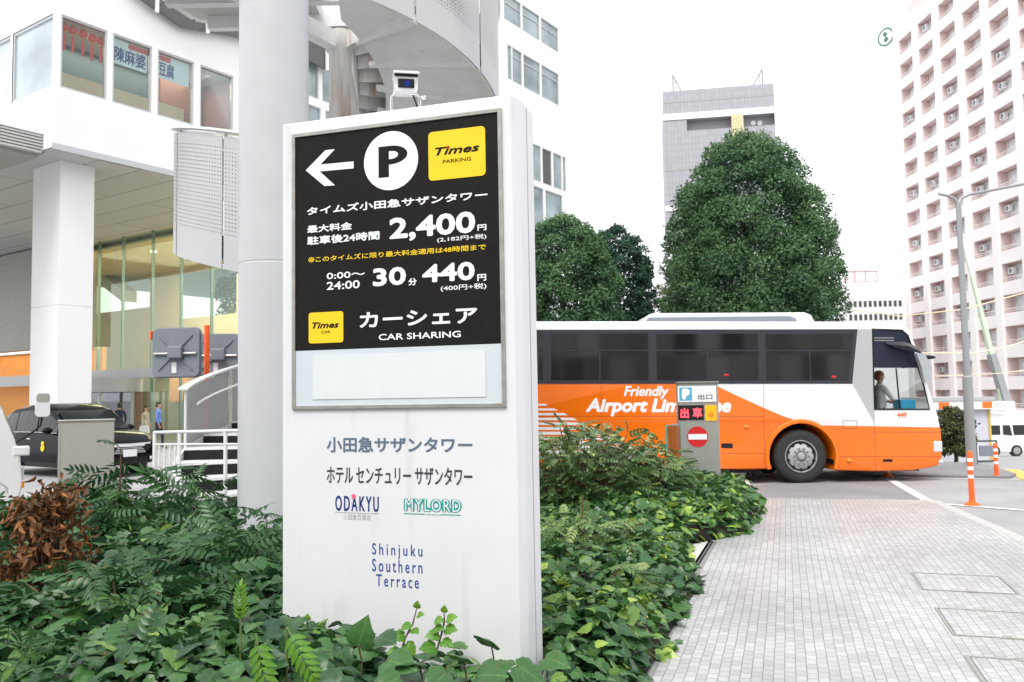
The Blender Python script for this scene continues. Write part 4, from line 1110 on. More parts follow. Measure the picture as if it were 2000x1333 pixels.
    e = MB(); e.lathe([(.075, -.945), (.075, -.928)], (.45, 0, .66), 'y', 20); e.lathe([(.055, -.945), (.055, -.928)], (.45, 0, .76), 'y', 20); e.build('taxi_emblem', M['sign_yellow'], o)
    # windscreen
    mb_ = MB(); mb_.add([(.56, -.66, 1.475), (.56, .66, 1.475), (1.24, .72, 1.045), (1.24, -.72, 1.045)], [(0, 1, 2, 3)]); 
    v = [(p[0]+.012, p[1], p[2]+.016) for p in mb_.v]; mb_.v = v; mb_.build('windscreen', M['car_glass'], o)
    mb_ = MB(); mb_.prism([(-.52, .72), (.52, .72), (.56, .66), (.34, .52), (-.34, .52), (-.56, .66)], .03, 'yz', 2.375); mb_.build('grille', M['dark'], o)
    mb_ = MB(); mb_.loft([[(2.25, -.66, .71), (2.40, -.5, .685), (2.42, 0, .675), (2.40, .5, .685), (2.25, .66, .71)], [(2.25, -.66, .775), (2.40, -.5, .755), (2.42, 0, .745), (2.40, .5, .755), (2.25, .66, .775)]], closed=False, caps=False); mb_.build('chrome_bar', M['bright_trim'], o)
    mb_ = MB()
    for k in range(4): mb_.box((2.406, -.40+.03*k, .54+.035*k), (2.412, .40-.03*k, .55+.035*k))
    mb_.build('grille_bar', M['bright_trim'], o)
    mb_ = MB(); mb_.box((2.41, -.165, .46), (2.425, .165, .62)); mb_.build('number_plate', M['white_paint'], o)
    mb_ = MB(); mb_.box((2.30, -.45, .30), (2.395, .45, .44)); mb_.build('lower_intake', M['dark'], o)
    return o
suv = make_suv(); suv.scale = (1.03, 1.03, 1.06); a = gp(141, 21.2); suv.location = a; suv.rotation_euler = (0, 0, R(-33))

# ------------------------------------------------------------------ white truck at the left edge
tk = thing('delivery_truck', 'front corner of a white delivery truck cut off by the left edge', 'truck')
ta = at(24, 900, 12.3); tk.location = (ta.x, 12.3, -.1); tk.rotation_euler = (0, 0, R(33))
side = [(-3.2, .35), (-.95, .35), (-.9, .55), (-.7, .75), (-.35, .80), (-.05, .55), (-.02, .38), (.10, .40), (.14, .62), (.10, 1.0), (.02, 1.28), (-.30, 2.05), (-.42, 2.14), (-1.8, 2.2), (-3.2, 2.2)]
mb_ = MB(); mb_.prism(side, 1.7, 'xz', 0); mb_.build('cab', M['white_paint'], tk, bevel=.05, seg=3)
mb_ = MB(); mb_.prism([(-1.5, 1.2), (-.30, 1.2), (-.50, 1.95), (-1.5, 1.95)], .012, 'xz', -.011); mb_.build('side_window', M['tint'], tk)
mb_ = MB(); mb_.add([(.045, .1, 1.30), (.045, 1.6, 1.30), (-.25, 1.55, 2.0), (-.25, .15, 2.0)], [(0, 1, 2, 3)]); mb_.build('windscreen', M['tint'], tk)
mb_ = MB(); mb_.box((.10, .06, .66), (.155, .34, .86)); mb_.build('headlight', M['headlamp'], tk, bevel=.02)
mb_ = MB(); mb_.box((.08, .005, .55), (.158, .12, .645)); mb_.build('indicator', M['amber'], tk, bevel=.015)
mb_ = MB(); mb_.box((.0, -.012, 1.02), (.22, .12, 1.16)); mb_.build('step_bracket', M['white_paint'], tk, bevel=.02)
mb_ = MB(); mb_.lathe([(.18, .04), (.33, .05), (.34, .12), (.34, .25), (.2, .26)], (-.50, 0, .34), 'y', 28); wh = mb_.build('wheel', M['black_rubber'], tk, smooth=40)
mpos = at(83, 792, 12.6)
mr_ = Vector((mpos.x, mpos.y, mpos.z)) - Vector(tk.location); mr_ = Matrix.Rotation(R(-33), 3, 'Z') @ mr_
mb_ = MB(); mb_.prism(rrect(mr_.x-.095, mr_.z-.17, mr_.x+.095, mr_.z+.18, .05), .14, 'xz', mr_.y-.07); mm = mb_.build('wing_mirror', M['white_paint'], tk, smooth=40)
mb_ = MB(); mb_.prism(rrect(mr_.x-.085, mr_.z+.05, mr_.x+.09, mr_.z+.175, .04), .004, 'xz', mr_.y-.0745); mb_.build('mirror_glass', M['stone'], mm)
mb_ = MB(); mb_.tube([(mr_.x-.0, mr_.y, mr_.z-.16), (mr_.x-.02, mr_.y, mr_.z-.30), (mr_.x-.10, mr_.y, mr_.z-.38), (-.05, .02, 1.15)], .014, 8); mb_.build('mirror_arm', M['dark'], tk, smooth=60)

# ------------------------------------------------------------------ small things on the left
a = at(169, 870, 11.6); ub = thing('utility_cabinet', 'plain taupe metal cabinet standing behind the bushes in front of the suv', 'cabinet', (a.x, a.y, -.1), R(28))
zt_ = at(169, 823, 11.6).z + .1; wd = 97*11.6/FPX/2
mb_ = MB(); mb_.box((-wd, 0, 0), (wd, .28, zt_)); mb_.build('housing', M['panel_taupe'], ub, bevel=.006)
mb_ = MB(); mb_.box((-wd-.012, -.012, zt_+.001), (wd+.012, .292, zt_+.02)); mb_.build('lid', M['panel_taupe'], ub, bevel=.004)
mb_ = MB(); mb_.box((-wd+.02, -.004, .06), (-wd+.026, -.0005, zt_-.04)); mb_.build('door_joint', M['stone'], ub)

def traffic_mirror(px, py, w_, h_, Y, rz, label):
    a = at(px, py, Y); o = thing('traffic_mirror', label, 'traffic mirror', (a.x, a.y, gz(a.x, a.y)), rz, 'convex traffic mirrors')
    z = a.z - gz(a.x, a.y)
    mb_ = MB(); mb_.prism(rrect(-w_/2, z-h_/2, w_/2, z+h_/2, .09), .05, 'xz', 0); mb_.build('back_shell', M['mirror_back'], o, bevel=.02)
    mb_ = MB(); mb_.prism(rrect(-w_/2-.015, z-h_/2-.015, w_/2+.015, z+h_/2+.015, .10), .035, 'xz', .0505); mb_.build('rim', M['mirror_back'], o, bevel=.008)
    mb_ = MB(); mb_.box((-w_/2-.05, .0, z+h_*.28), (-w_/2-.02, .12, z+h_*.46)); mb_.build('orange_hood', M['orange_post'], o, bevel=.01)
    mb_ = MB(); mb_.prism(rrect(-w_/2+.02, z-h_/2+.02, w_/2-.02, z+h_/2-.02, .08), .006, 'xz', .086); mb_.build('mirror_glass', M['chrome'], o)
    for s in ((-1, -1), (-1, 1), (1, 1), (1, -1)):
        mb_ = MB(); mb_.tube([(s[0]*w_*.12, -.012, z+s[1]*h_*.12), (s[0]*w_*.36, -.006, z+s[1]*h_*.36)], .014, 6); mb_.build('rib', M['mirror_back'], o)
    mb_ = MB(); mb_.tube([(-w_*.45, -.02, z-.02), (w_*.45, -.02, z-.02)], .024, 8); mb_.build('crossbar', M['alu'], o)
    mb_ = MB(); mb_.box((-.10, -.10, z-.10), (.14, -.005, z+.10)); mb_.build('clamp', M['mirror_back'], o, bevel=.02)
    mb_ = MB(); mb_.box((-.06, -.012, z-h_*.42), (.02, -.0005, z-h_*.20)); mb_.build('sticker', M['white_paint'], o)
    return o, z
o, z = traffic_mirror(343, 689, .80, .80, 13.8, R(-5), 'grey back of the left traffic mirror beside the spiral stair')
o2, z2 = traffic_mirror(424, 693, .74, .72, 14.8, R(8), 'grey back of the right traffic mirror behind the stair handrail')
a = at(404, 700, 14.3); mp2 = thing('mirror_pole', 'orange pole carrying the two traffic mirrors', 'pole', (a.x, a.y, -.1))
mb_ = MB(); mb_.tube([(0, 0, 0), (0, 0, 3.06)], .045, 14); mb_.build('shaft', M['orange_post'], mp2, smooth=50)
# guard rail
rl = thing('guard_rail', 'low white tube railing in front of the foot of the spiral stair', 'railing')
A = at(302, 845, 11.3); B = at(480, 841, 9.9); rl.location = (A.x, A.y, 0)
d = Vector((B.x-A.x, B.y-A.y, 0))
for dz in (0, -.16):
    mb_ = MB(); mb_.tube([(0, 0, A.z+dz), (d.x, d.y, B.z+dz)], .02 if dz == 0 else .012, 10); mb_.build('rail', M['white_paint'], rl, smooth=50)
for k in (.0, .30, .80):
    p = d*k; mb_ = MB(); mb_.tube([(p.x, p.y, 0), (p.x, p.y, A.z+(B.z-A.z)*k)], .024, 10); mb_.build('post', M['white_paint'], rl, smooth=50)
for k in np.linspace(.06, .25, 4):
    p = d*k; mb_ = MB(); mb_.tube([(p.x, p.y, .15), (p.x, p.y, A.z-.16)], .012, 8); mb_.build('upright', M['white_paint'], rl, smooth=50)
M['lamp_dark'] = mat('lamp_dark', (.16, .16, .165), .5)
# ------------------------------------------------------------------ airport bus
wp = atz(1567, 945, -.1)
YBUS = wp.y
SB = FPX / YBUS * .997
bus = thing('airport_bus', 'orange and white airport coach driving across the footpath towards the street', 'bus', wp)
bus.rotation_euler = (0, ROLL + .001, 0)
def bx(px): return (px-1567)/SB
def bz(py): return (945-py)/SB
def bp_(px, py): return (bx(px), bz(py))
BW = 2.49
M['bus_paint'] = mat('bus_paint', (.80, .80, .80), .22, coat=.6)
t = M['bus_paint'].node_tree; L = t.links.new; b = t.nodes['Principled BSDF']
tc = t.nodes.new('ShaderNodeTexCoord'); sp = t.nodes.new('ShaderNodeSeparateXYZ'); L(tc.outputs['Object'], sp.inputs[0])
pts = [(560, 753), (1395, 752), (1440, 774), (1490, 797), (1534, 816), (1560, 824), (1580, 829), (1607, 833), (1870, 837)]
x_lo, x_hi = bx(560), bx(1870)
mr = t.nodes.new('ShaderNodeMapRange'); mr.inputs['From Min'].default_value = x_lo; mr.inputs['From Max'].default_value = x_hi; L(sp.outputs['X'], mr.inputs['Value'])
fc = t.nodes.new('ShaderNodeFloatCurve'); cu = fc.mapping.curves[0]
while len(cu.points) > 2: cu.points.remove(cu.points[1])
nrm = [((bx(p[0])-x_lo)/(x_hi-x_lo), bz(p[1])/4) for p in pts]
cu.points[0].location = nrm[0]; cu.points[1].location = nrm[-1]
for q in nrm[1:-1]: cu.points.new(*q)
for q in cu.points: q.handle_type = 'VECTOR'
fc.mapping.update(); L(mr.outputs[0], fc.inputs['Value'])
m4 = t.nodes.new('ShaderNodeMath'); m4.operation = 'MULTIPLY'; m4.inputs[1].default_value = 4; L(fc.outputs[0], m4.inputs[0])
lt = t.nodes.new('ShaderNodeMath'); lt.operation = 'LESS_THAN'; L(sp.outputs['Z'], lt.inputs[0]); L(m4.outputs[0], lt.inputs[1])
mx = t.nodes.new('ShaderNodeMix'); mx.data_type = 'RGBA'; mx.inputs['A'].default_value = (.80, .80, .80, 1); mx.inputs['B'].default_value = (.90, .17, .004, 1)
L(lt.outputs[0], mx.inputs['Factor']); L(mx.outputs['Result'], b.inputs['Base Color'])
def arch(cx, n=14):
    r = 64/SB; c = bx(cx); return [(c - r*math.cos(a), bz(893) + r*1.0*math.sin(a)) for a in np.linspace(0, PI, n)]
REAR = 957
outl = [bp_(622, 900), bp_(628, 915)] + [bp_(REAR-64, 918)] + arch(REAR) + [bp_(REAR+64, 918), bp_(1480, 918), bp_(1503, 917)] + arch(1567.5) + \
       [bp_(1631.5, 920), bp_(1708, 922), bp_(1783, 920), bp_(1829, 912), bp_(1838, 904), bp_(1841, 879), bp_(1839, 842), bp_(1832, 807), bp_(1816, 753), bp_(1800, 697), bp_(1787, 655), bp_(1780, 641), bp_(1768, 634), bp_(1745, 631), bp_(640, 631), bp_(624, 640)]
def inset(poly, d):
    n = len(poly); out = []
    area_ = sum(poly[i][0]*poly[(i+1) % n][1]-poly[(i+1) % n][0]*poly[i][1] for i in range(n))
    sg = 1 if area_ > 0 else -1
    for i in range(n):
        a, b_, c = (Vector(poly[(i+k) % n]) for k in (-1, 0, 1))
        e1 = (b_-a).normalized(); e2 = (c-b_).normalized()
        nn = (Vector((-e1.y, e1.x)) + Vector((-e2.y, e2.x))) * sg
        nn = nn / max(nn.length, .4) / max(.6, (1+e1.dot(e2))/2)**.5
        out.append((b_.x + nn.x*d, b_.y + nn.y*d))
    return out
win_hole = [bp_(1710, 802), bp_(1817, 802), bp_(1806, 752), bp_(1789, 690), bp_(1779, 658), bp_(1768, 648), bp_(1710, 645)]
mb_ = MB()
near_p = inset(outl, .05); mid_p = inset(outl, .016)
mb_.plate(near_p, 0, [win_hole]); mb_.plate(near_p, BW, [win_hole])
rings = [[(a, y, c) for a, c in pl] for pl, y in ((near_p, 0), (mid_p, .014), (outl, .05), (outl, BW-.05), (mid_p, BW-.014), (near_p, BW))]
n = len(outl)
# leave the windscreen opening in the front strip
ws = [i for i in range(n) if outl[i] in (bp_(1832, 807), bp_(1816, 753), bp_(1800, 697), bp_(1787, 655))]
for r_ in range(5):
    for k in range(n):
        if r_ == 2 and k in ws and (k+1) % n in ws: continue
        A, B = rings[r_][k], rings[r_][(k+1) % n]; C, D_ = rings[r_+1][(k+1) % n], rings[r_+1][k]
        mb_.add([A, B, C, D_], [(0, 1, 2, 3)])
body = mb_.build('body', M['bus_paint'], bus, fix=False)
bm = bmesh.new(); bm.from_mesh(body.data); bmesh.ops.remove_doubles(bm, verts=bm.verts, dist=1e-4); bmesh.ops.recalc_face_normals(bm, faces=bm.faces); bm.to_mesh(body.data); bm.free()
body.data.polygons.foreach_set('use_smooth', [True]*len(body.data.polygons)); body.data.set_sharp_from_angle(angle=R(32))
mb_ = MB()
for i in range(len(ws)-1):
    a, c = outl[ws[i]], outl[ws[i+1]]
    mb_.add([(a[0], .055, a[1]), (a[0], BW-.055, a[1]), (c[0], BW-.055, c[1]), (c[0], .055, c[1])], [(0, 1, 2, 3)])
mb_.build('windscreen', M['glass'], bus, smooth=60, fix=False)
# inner cab: floor, back partition, dash
x1_ = bx(1704)
mb_ = MB(); mb_.box((x1_-.05, .06, bz(900)), (x1_, BW-.06, bz(640))); mb_.build('cab_partition', M['dark'], bus)
mb_ = MB(); mb_.box((x1_+.01, .07, bz(880)), (bx(1828), BW-.07, bz(860))); mb_.build('cab_floor', M['cloth_grey'], bus)
mb_ = MB(); mb_.box((bx(1785), .1, bz(858)), (bx(1822), BW-.1, bz(806))); mb_.build('dashboard', M['dark'], bus)
mb_ = MB(); mb_.box((bx(1771), .20, bz(802)), (bx(1800), .55, bz(783))); mb_.build('blue_box', M['box_blue'], bus, bevel=.01)
mb_ = MB(); c = (bx(1797), .70, bz(805)); ring = [(c[0]+.10*math.cos(a), c[1]+.22*math.sin(a), c[2]-.16*math.cos(a)) for a in np.linspace(0, 2*PI, 24)]; mb_.tube(ring, .018, 8); mb_.tube([c, (c[0]+.2, c[1], c[2]-.35)], .03, 8); mb_.build('steering_wheel', M['dark'], bus, smooth=60)
mb_ = MB(); mb_.box((bx(1733), .42, bz(855)), (bx(1741), .98, bz(772))); mb_.box((bx(1741), .42, bz(855)), (bx(1775), .98, bz(838))); mb_.build('driver_seat', M['cloth_grey'], bus, bevel=.05)
# side glass of the cab
mb_ = MB()
low = [bp_(1712, 800), bp_(1815, 800), bp_(1804.5, 752), bp_(1796, 722), bp_(1712, 722)]
mb_.plate(low, .008); mb_.build('cab_window', M['glass'], bus, fix=False)
mb_ = MB(); mb_.plate(low, BW-.008); mb_.build('cab_window', M['glass'], bus, fix=False)
upp = [bp_(1710, 721.5), bp_(1796.5, 721.5), bp_(1787.5, 690), bp_(1778, 659), bp_(1767.5, 649), bp_(1710, 646)]
mb_ = MB(); mb_.plate(upp, .007); mb_.build('cab_upper_pane', mat('visor_tint', (.022, .026, .045), .10), bus, fix=False)
mb_ = MB()
for r_ in range(2):
    for k in range(10): mb_.box((bx(1714+k*3.9), .0035, bz(664+r_*5)), (bx(1716+k*3.9), .0065, bz(662+r_*5)))
mb_.build('vent_slots', M['frame_grey'], bus)
fr_ = MB(); loop = win_hole + [win_hole[0]]
fr_.tube([(a, .004, c) for a, c in loop], .018, 6); fr_.tube([bp_(1755, 722)[0:1] + (.02,) + bp_(1755, 722)[1:], bp_(1760, 800)[0:1] + (.02,) + bp_(1760, 800)[1:]], .016, 6); fr_.build('cab_window_frame', M['dark'], bus)
# silver pillar behind the cab
mb_ = MB(); mb_.prism([bp_(1682, 646), bp_(1707.5, 646), bp_(1708.5, 826), bp_(1669, 753)], .008, 'xz', -.008); mb_.build('pillar_panel', mat('silver', (.56, .57, .58), .3, .5), bus)
# window band, panes and bars
mb_ = MB(); mb_.prism([bp_(640, 754), bp_(1668, 752.5), bp_(1681, 646), bp_(640, 649)], .006, 'xz', -.006); band = mb_.build('window_band', M['tint_frame'], bus)
cells = [(652, 850), (862, 1066), (1083, 1272), (1288, 1486), (1501, 1672)]
for i, (a, c) in enumerate(cells):
    c2 = c - 7 if i == 4 else c
    mb_ = MB(); mb_.prism([bp_(a, 686), bp_(c2+3 if i == 4 else c, 686), bp_(c, 655), bp_(a, 656)], .003, 'xz', -.010); mb_.build('upper_pane', M['tint'], bus)
    mb_ = MB(); mb_.prism([bp_(a, 746), bp_(c2-5 if i == 4 else c, 745.5), bp_(c2+2 if i == 4 else c, 690), bp_(a, 690)], .003, 'xz', -.010); mb_.build('lower_pane', M['tint'], bus)
    mb_ = MB(); mb_.prism([bp_(a, 689), bp_(c2+3, 689), bp_(c2+3, 686.6), bp_(a, 686.6)], .008, 'xz', -.0145); xm = (a+c)/2
    mb_.prism([bp_(xm-1.2, 746), bp_(xm+1.2, 746), bp_(xm+1.2, 689.5), bp_(xm-1.2, 689.5)], .007, 'xz', -.014); mb_.build('window_bar', M['tint_frame'], bus)
# seat backs and a few red lamps just behind the tinted glass cannot be seen; two marker lamps on the glass edge
for px, py in ((1423, 736), (1632, 739)):
    mb_ = MB(); mb_.ball((bx(px), -.012, bz(py)), (.05, .006, .022), n=10, k=6); mb_.build('red_marker', M['tail_red'], bus)
# lettering and stripes
def BT(s, lb, rt, bold, shear, m, name='lettering', y=-.004):
    mb_ = MB(); put_text(mb_, s, *bp_(*lb), *bp_(*rt), y, bold, shear); mb_.build(name, M[m], bus, fix=False)
BT('Friendly', (1224, 783), (1311, 757), .028, .22, 'white_paint'); BT('Airport Limousine', (1150, 816), (1432, 781), .042, .22, 'white_paint')
BT('449', (1753, 818), (1772, 807.5), .03, 0, 'orange_post')
mb_ = MB()
for k in range(13):
    y0 = 783 + k*9.0; th = 3.2 + k*.35
    xe = 1052 + (y0-783)*2.02
    mb_.prism([bp_(700, y0+th), bp_(xe+th*2, y0+th), bp_(xe, y0), bp_(700, y0)], .003, 'xz', -.003)
mb_.build('livery_stripe', M['white_paint'], bus)
# panel seams, flap, vents, lamps
mb_ = MB(); e = .006
for x in (1180, 1340, 1495, 1709): mb_.box((bx(x)-e/2, -.0025, bz(917)), (bx(x)+e/2, -.0005, bz(756)))
for a, c, y in ((1040, 1495, 816), (1040, 1504, 887), (1632, 1838, 893), (1709, 1836, 846)): mb_.box((bx(a), -.0025, bz(y)-e/2), (bx(c), -.0005, bz(y)+e/2))
for a in (rect(*bp_(1648, 839), *bp_(1675, 824)),):
    for (p0, p1) in zip(a, a[1:]+a[:1]): mb_.tube([(p0[0], -.002, p0[1]), (p1[0], -.002, p1[1])], .004, 4)
mb_.build('panel_seam', mat('seam', (.16, .05, .02), .6), bus)
mb_ = MB(); mb_.box((*bp_(1412, 877)[:1], -.006, bz(877)), (bx(1434), -.001, bz(868))); mb_.build('side_vent', M['dark'], bus)
mb_ = MB(); mb_.box((bx(1724), -.006, bz(903)), (bx(1742), -.001, bz(898))); mb_.build('side_vent', M['dark'], bus)
for px, py in ((1461, 836), (1658, 901)):
    mb_ = MB(); mb_.ball((bx(px), -.008, bz(py)), (.055, .025, .035), n=12, k=6); mb_.build('side_indicator', M['amber'], bus, smooth=60)
mb_ = MB(); mb_.box((bx(1822), -.010, bz(884)), (bx(1839.5), .30, bz(863))); mb_.build('headlight', M['headlamp'], bus, bevel=.02)
mb_ = MB(); mb_.ball((bx(1836), .05, bz(903)), (.06, .08, .05)); mb_.build('fog_lamp', M['headlamp'], bus, smooth=60)
mb_ = MB(); mb_.prism([bp_(1690, 924), bp_(1706, 920), bp_(1706, 918), bp_(1690, 918)], .5, 'xz', .3); mb_.tube([(bx(1705), .1, bz(919)), (bx(1709), .1, bz(931))], .01, 6); mb_.build('front_flap', M['dark'], bus)
for x in (1475, 1486): 
    mb_ = MB(); mb_.tube([(bx(x), .35, bz(918)), (bx(x)-.03, .35, bz(933))], .035, 8); mb_.build('air_tank_bracket', M['dark'], bus)
mb_ = MB(); mb_.box((bx(1441), .25, bz(930)), (bx(1466), .6, bz(919))); mb_.build('step_box', M['granite'], bus)
# chassis underside
mb_ = MB(); mb_.box((bx(640), .14, bz(926)), (bx(1490), BW-.14, bz(905))); mb_.box((bx(1640), .14, bz(921.5)), (bx(1800), BW-.14, bz(905))); mb_.build('underbody', M['dark'], bus)
for cxp in (1567.5, REAR):
    c = bx(cxp)
    mb_ = MB(); r_ = 64.5/SB
    mb_.loft([[(c-(r_+.001)*math.cos(a), y, bz(893)+(r_+.001)*math.sin(a)) for a in np.linspace(-.25, PI+.25, 18)] for y in (.055, .95)], closed=False, caps=False); mb_.box((c-r_, .95, bz(925)), (c+r_, .98, bz(830))); mb_.build('wheel_housing', M['dark'], bus)
    mb_ = MB(); mb_.loft([[(c-(r_+dr)*math.cos(a), y, bz(893)+(r_+dr)*math.sin(a)) for a in np.linspace(-.36, PI+.36, 22)] for dr, y in ((.0, .0), (.0, -.035), (.055, -.035), (.075, .0))], closed=False, caps=False); mb_.build('wheel_arch_flare', M['orange'], bus, smooth=40)
    rt_ = 52/SB
    for y0, vis in ((.05, True), (BW-.35, False)):
        wh = MB(); wh.lathe([(.29, y0+.02), (.30, y0), (.40, y0-.008), (rt_-.05, y0), (rt_-.012, y0+.03), (rt_, y0+.07), (rt_, y0+.24), (rt_-.02, y0+.29), (.3, y0+.30)], (c, 0, rt_), 'y', 44)
        who = wh.build('wheel', M['black_rubber'], bus, smooth=40)
        if vis:
            ri = MB(); ri.lathe([(.012, y0-.055), (.05, y0-.052), (.062, y0-.03), (.075, y0-.012), (.17, y0-.010), (.20, y0+.004), (.25, y0+.022), (.285, y0+.026), (.295, y0-.010), (.308, y0-.010), (.312, y0+.05)], (c, 0, rt_), 'y', 44)
            for k in range(10):
                a = 2*PI*k/10; q = (c+.148*math.cos(a), 0, rt_+.148*math.sin(a)); ri.lathe([(.017, y0-.038), (.020, y0-.008)], q, 'y', 8)
            ri.build('rim', M['rim_silver'], who, smooth=35)
            nu = MB()
            for k in range(10):
                a = 2*PI*k/10; q = (c+.148*math.cos(a), 0, rt_+.148*math.sin(a)); nu.lathe([(.019, y0-.042), (.019, y0-.012)], q, 'y', 6)
            nu.lathe([(.085, y0-.016), (.11, y0-.013)], (c, 0, rt_), 'y', 32); nu.build('wheel_nut', M['lamp_dark'], who)
            ho = MB()
            for k in range(10):
                a = 2*PI*(k+.5)/10; q = (c+.258*math.cos(a), 0, rt_+.258*math.sin(a)); ho.lathe([(.033, y0-.002), (.033, y0+.03)], q, 'y', 12)
            ho.build('hand_hole', M['dark'], who)
# roof air conditioner
mb_ = MB()
pr = [bp_(1266, 633), bp_(1279, 615), bp_(1288, 612), bp_(1590, 610), bp_(1602, 615), bp_(1612, 633)]
mb_.prism(pr, 1.9, 'xz', .30); mb_.build('roof_unit', M['white_paint'], bus, bevel=.04, seg=3)
mb_ = MB(); mb_.prism([bp_(1270, 631), bp_(1277, 621), bp_(1558, 618), bp_(1570, 622), bp_(1574, 631)], .02, 'xz', .283); mb_.build('roof_unit_grille', mat('ac_grey', (.20, .22, .26), .5), bus)
# big wing mirrors
mb_ = MB(); mb_.loft([[(bx(1733), -.02, bz(671)), (bx(1735), -.10, bz(676)), (bx(1750), -.10, bz(683)), (bx(1745), -.02, bz(671))], [(bx(1765), -.10, bz(671)), (bx(1768), -.24, bz(680)), (bx(1786), -.22, bz(693)), (bx(1782), -.10, bz(676))], [(bx(1790), -.16, bz(684)), (bx(1790), -.24, bz(690)), (bx(1797), -.22, bz(697)), (bx(1797), -.16, bz(692))]])
mb_.build('mirror_arm', M['tint_frame'], bus, smooth=50)
mb_ = MB(); mb_.loft([[(bx(1783)+dx, -.24+dy, bz(694)) for dx, dy in ((0, 0), (.12, -.05), (.12, .12), (0, .12))], [(bx(1792)+dx, -.24+dy, bz(720)) for dx, dy in ((0, 0), (.16, -.08), (.16, .12), (0, .12))], [(bx(1798)+dx, -.24+dy, bz(751)) for dx, dy in ((0, 0), (.10, -.05), (.10, .10), (0, .10))]]); mb_.build('wing_mirror', mat('mirror_grey', (.5, .52, .55), .25, .3), bus, smooth=50)
mb_ = MB(); mb_.tube([(bx(1786), .3, bz(688)), (bx(1812), .2, bz(697)), (bx(1836), .15, bz(701))], .02, 8); mb_.ball((bx(1826), .16, bz(700)), (.14, .06, .04)); mb_.build('front_mirror_arm', M['dark'], bus, smooth=50)
mb_ = MB(); mb_.ball((bx(1811), .9, bz(714)), (.07, .12, .06)); mb_.build('round_mirror', M['mirror_back'], bus, smooth=60)
dp = wp + Vector((bx(1756), .70, bz(866)))
person('bus driver with reddish hair in a white shirt sitting behind the coach side window', dp + Vector((0, 0, .04)), R(90), 1.74, M['cloth_white'], M['cloth_navy'], arm=.9, seated=True, hairm=mat('hair_red', (.20, .05, .02), .5))

# ------------------------------------------------------------------ car park exit pillar
YP = 12.8
a = at(1366, 920, YP); PF = Frame((a.x, a.y, 0), R(-6))
ep = thing('exit_sign_pillar', 'grey steel car park exit pillar with P panel, red letters and no entry disc', 'sign', PF.o, PF.ang)
xa, zt_ = PF.xz(1323, 749); xb, _ = PF.xz(1402, 749)
mb_ = MB(); mb_.box((xa, 0, 0), (xb, .30, zt_)); mb_.build('housing', M['gate_steel'], ep, bevel=.008)
mb_ = MB(); mb_.box((xa-.012, -.03, zt_+.001), (xb+.012, .31, zt_+.022)); mb_.build('cap', M['alu'], ep)
def PB(p0, p1, y0, y1):
    x0, z0 = PF.xz(*p0); x1, z1 = PF.xz(*p1); m_ = MB(); m_.box((x0, y0, z0), (x1, y1, z1)); return m_
tp_ = PB((1324, 786), (1398, 753.5), -.012, -.001).build('top_panel', M['white_paint'], ep)
PB((1327, 783), (1351, 757), -.0145, -.0125).build('parking_symbol', M['sign_blue'], tp_)
def PT_(s, lb, rt, y, m, par, bold):
    x0, z0 = PF.xz(*lb); x1, z1 = PF.xz(*rt); m_ = MB(); put_text(m_, s, x0, z0, x1, z1, y, bold); m_.build('lettering', M[m], par, fix=False)
PT_('P', (1332, 781), (1347, 759), -.016, 'white_paint', tp_, .09)
PT_('出口', (1363, 781), (1391, 770), -.014, 'letter_dark', tp_, .02)
ld = PB((1325, 821), (1374, 791.5), -.012, -.001).build('led_panel', M['dark'], ep)
PT_('出', (1329, 817.5), (1345, 797.5), -.0135, 'led_red', ld, .035); PT_('車', (1353, 816.5), (1371, 796.5), -.0135, 'led_red', ld, .035)
wl2 = PB((1378, 822), (1399, 791.5), -.012, -.001).build('warning_panel', M['led_amber'], ep)
m_ = MB(); c = PF.xz(1388.5, 811); m_.prism(circle(c[0], c[1], .045, 20), .002, 'xz', -.0145); m_.build('warning_lamp', M['amber'], wl2)
for k in range(3):
    m_ = MB(); c0 = PF.xz(1382+k*6.5, 802); c1 = PF.xz(1383+k*5.5, 794); m_.tube([(c0[0], -.0135, c0[1]), (c1[0], -.0135, c1[1])], .008, 6); m_.build('warning_ray', M['sign_yellow'], wl2)
c = PF.xz(1362.5, 853.5); rr = PF.xz(1383, 853)[0]-c[0]
m_ = MB(); m_.prism(circle(c[0], c[1], rr), .004, 'xz', -.005); ne = m_.build('no_entry_disc', M['red'], ep)
m_ = MB(); m_.box((c[0]-rr*.88, -.008, c[1]-rr*.26), (c[0]+rr*.88, -.0055, c[1]+rr*.26)); m_.build('white_bar', M['white_paint'], ne)
for x_ in (xa+.012, xb-.018):
    m_ = MB(); m_.box((x_, -.003, .05), (x_+.006, -.0005, zt_-.02)); m_.build('panel_joint', M['stone'], ep)
# glass screen beside it
a = at(1318, 950, 11.6); gsn = thing('glass_screen', 'narrow teal edged glass screen standing beside the exit pillar', 'glass screen', (a.x, a.y, 0), R(62))
z1 = at(1318, 829, 11.6).z
m_ = MB(); m_.box((-.30, -.006, 0), (.32, .006, z1)); m_.build('pane', M['glass_teal'], gsn)
for x_ in (-.30, .32):
    m_ = MB(); m_.box((x_-.008, -.009, 0), (x_+.008, .009, z1+.004)); m_.build('pane_edge', mat('glass_edge', (.05, .30, .28), .15), gsn)

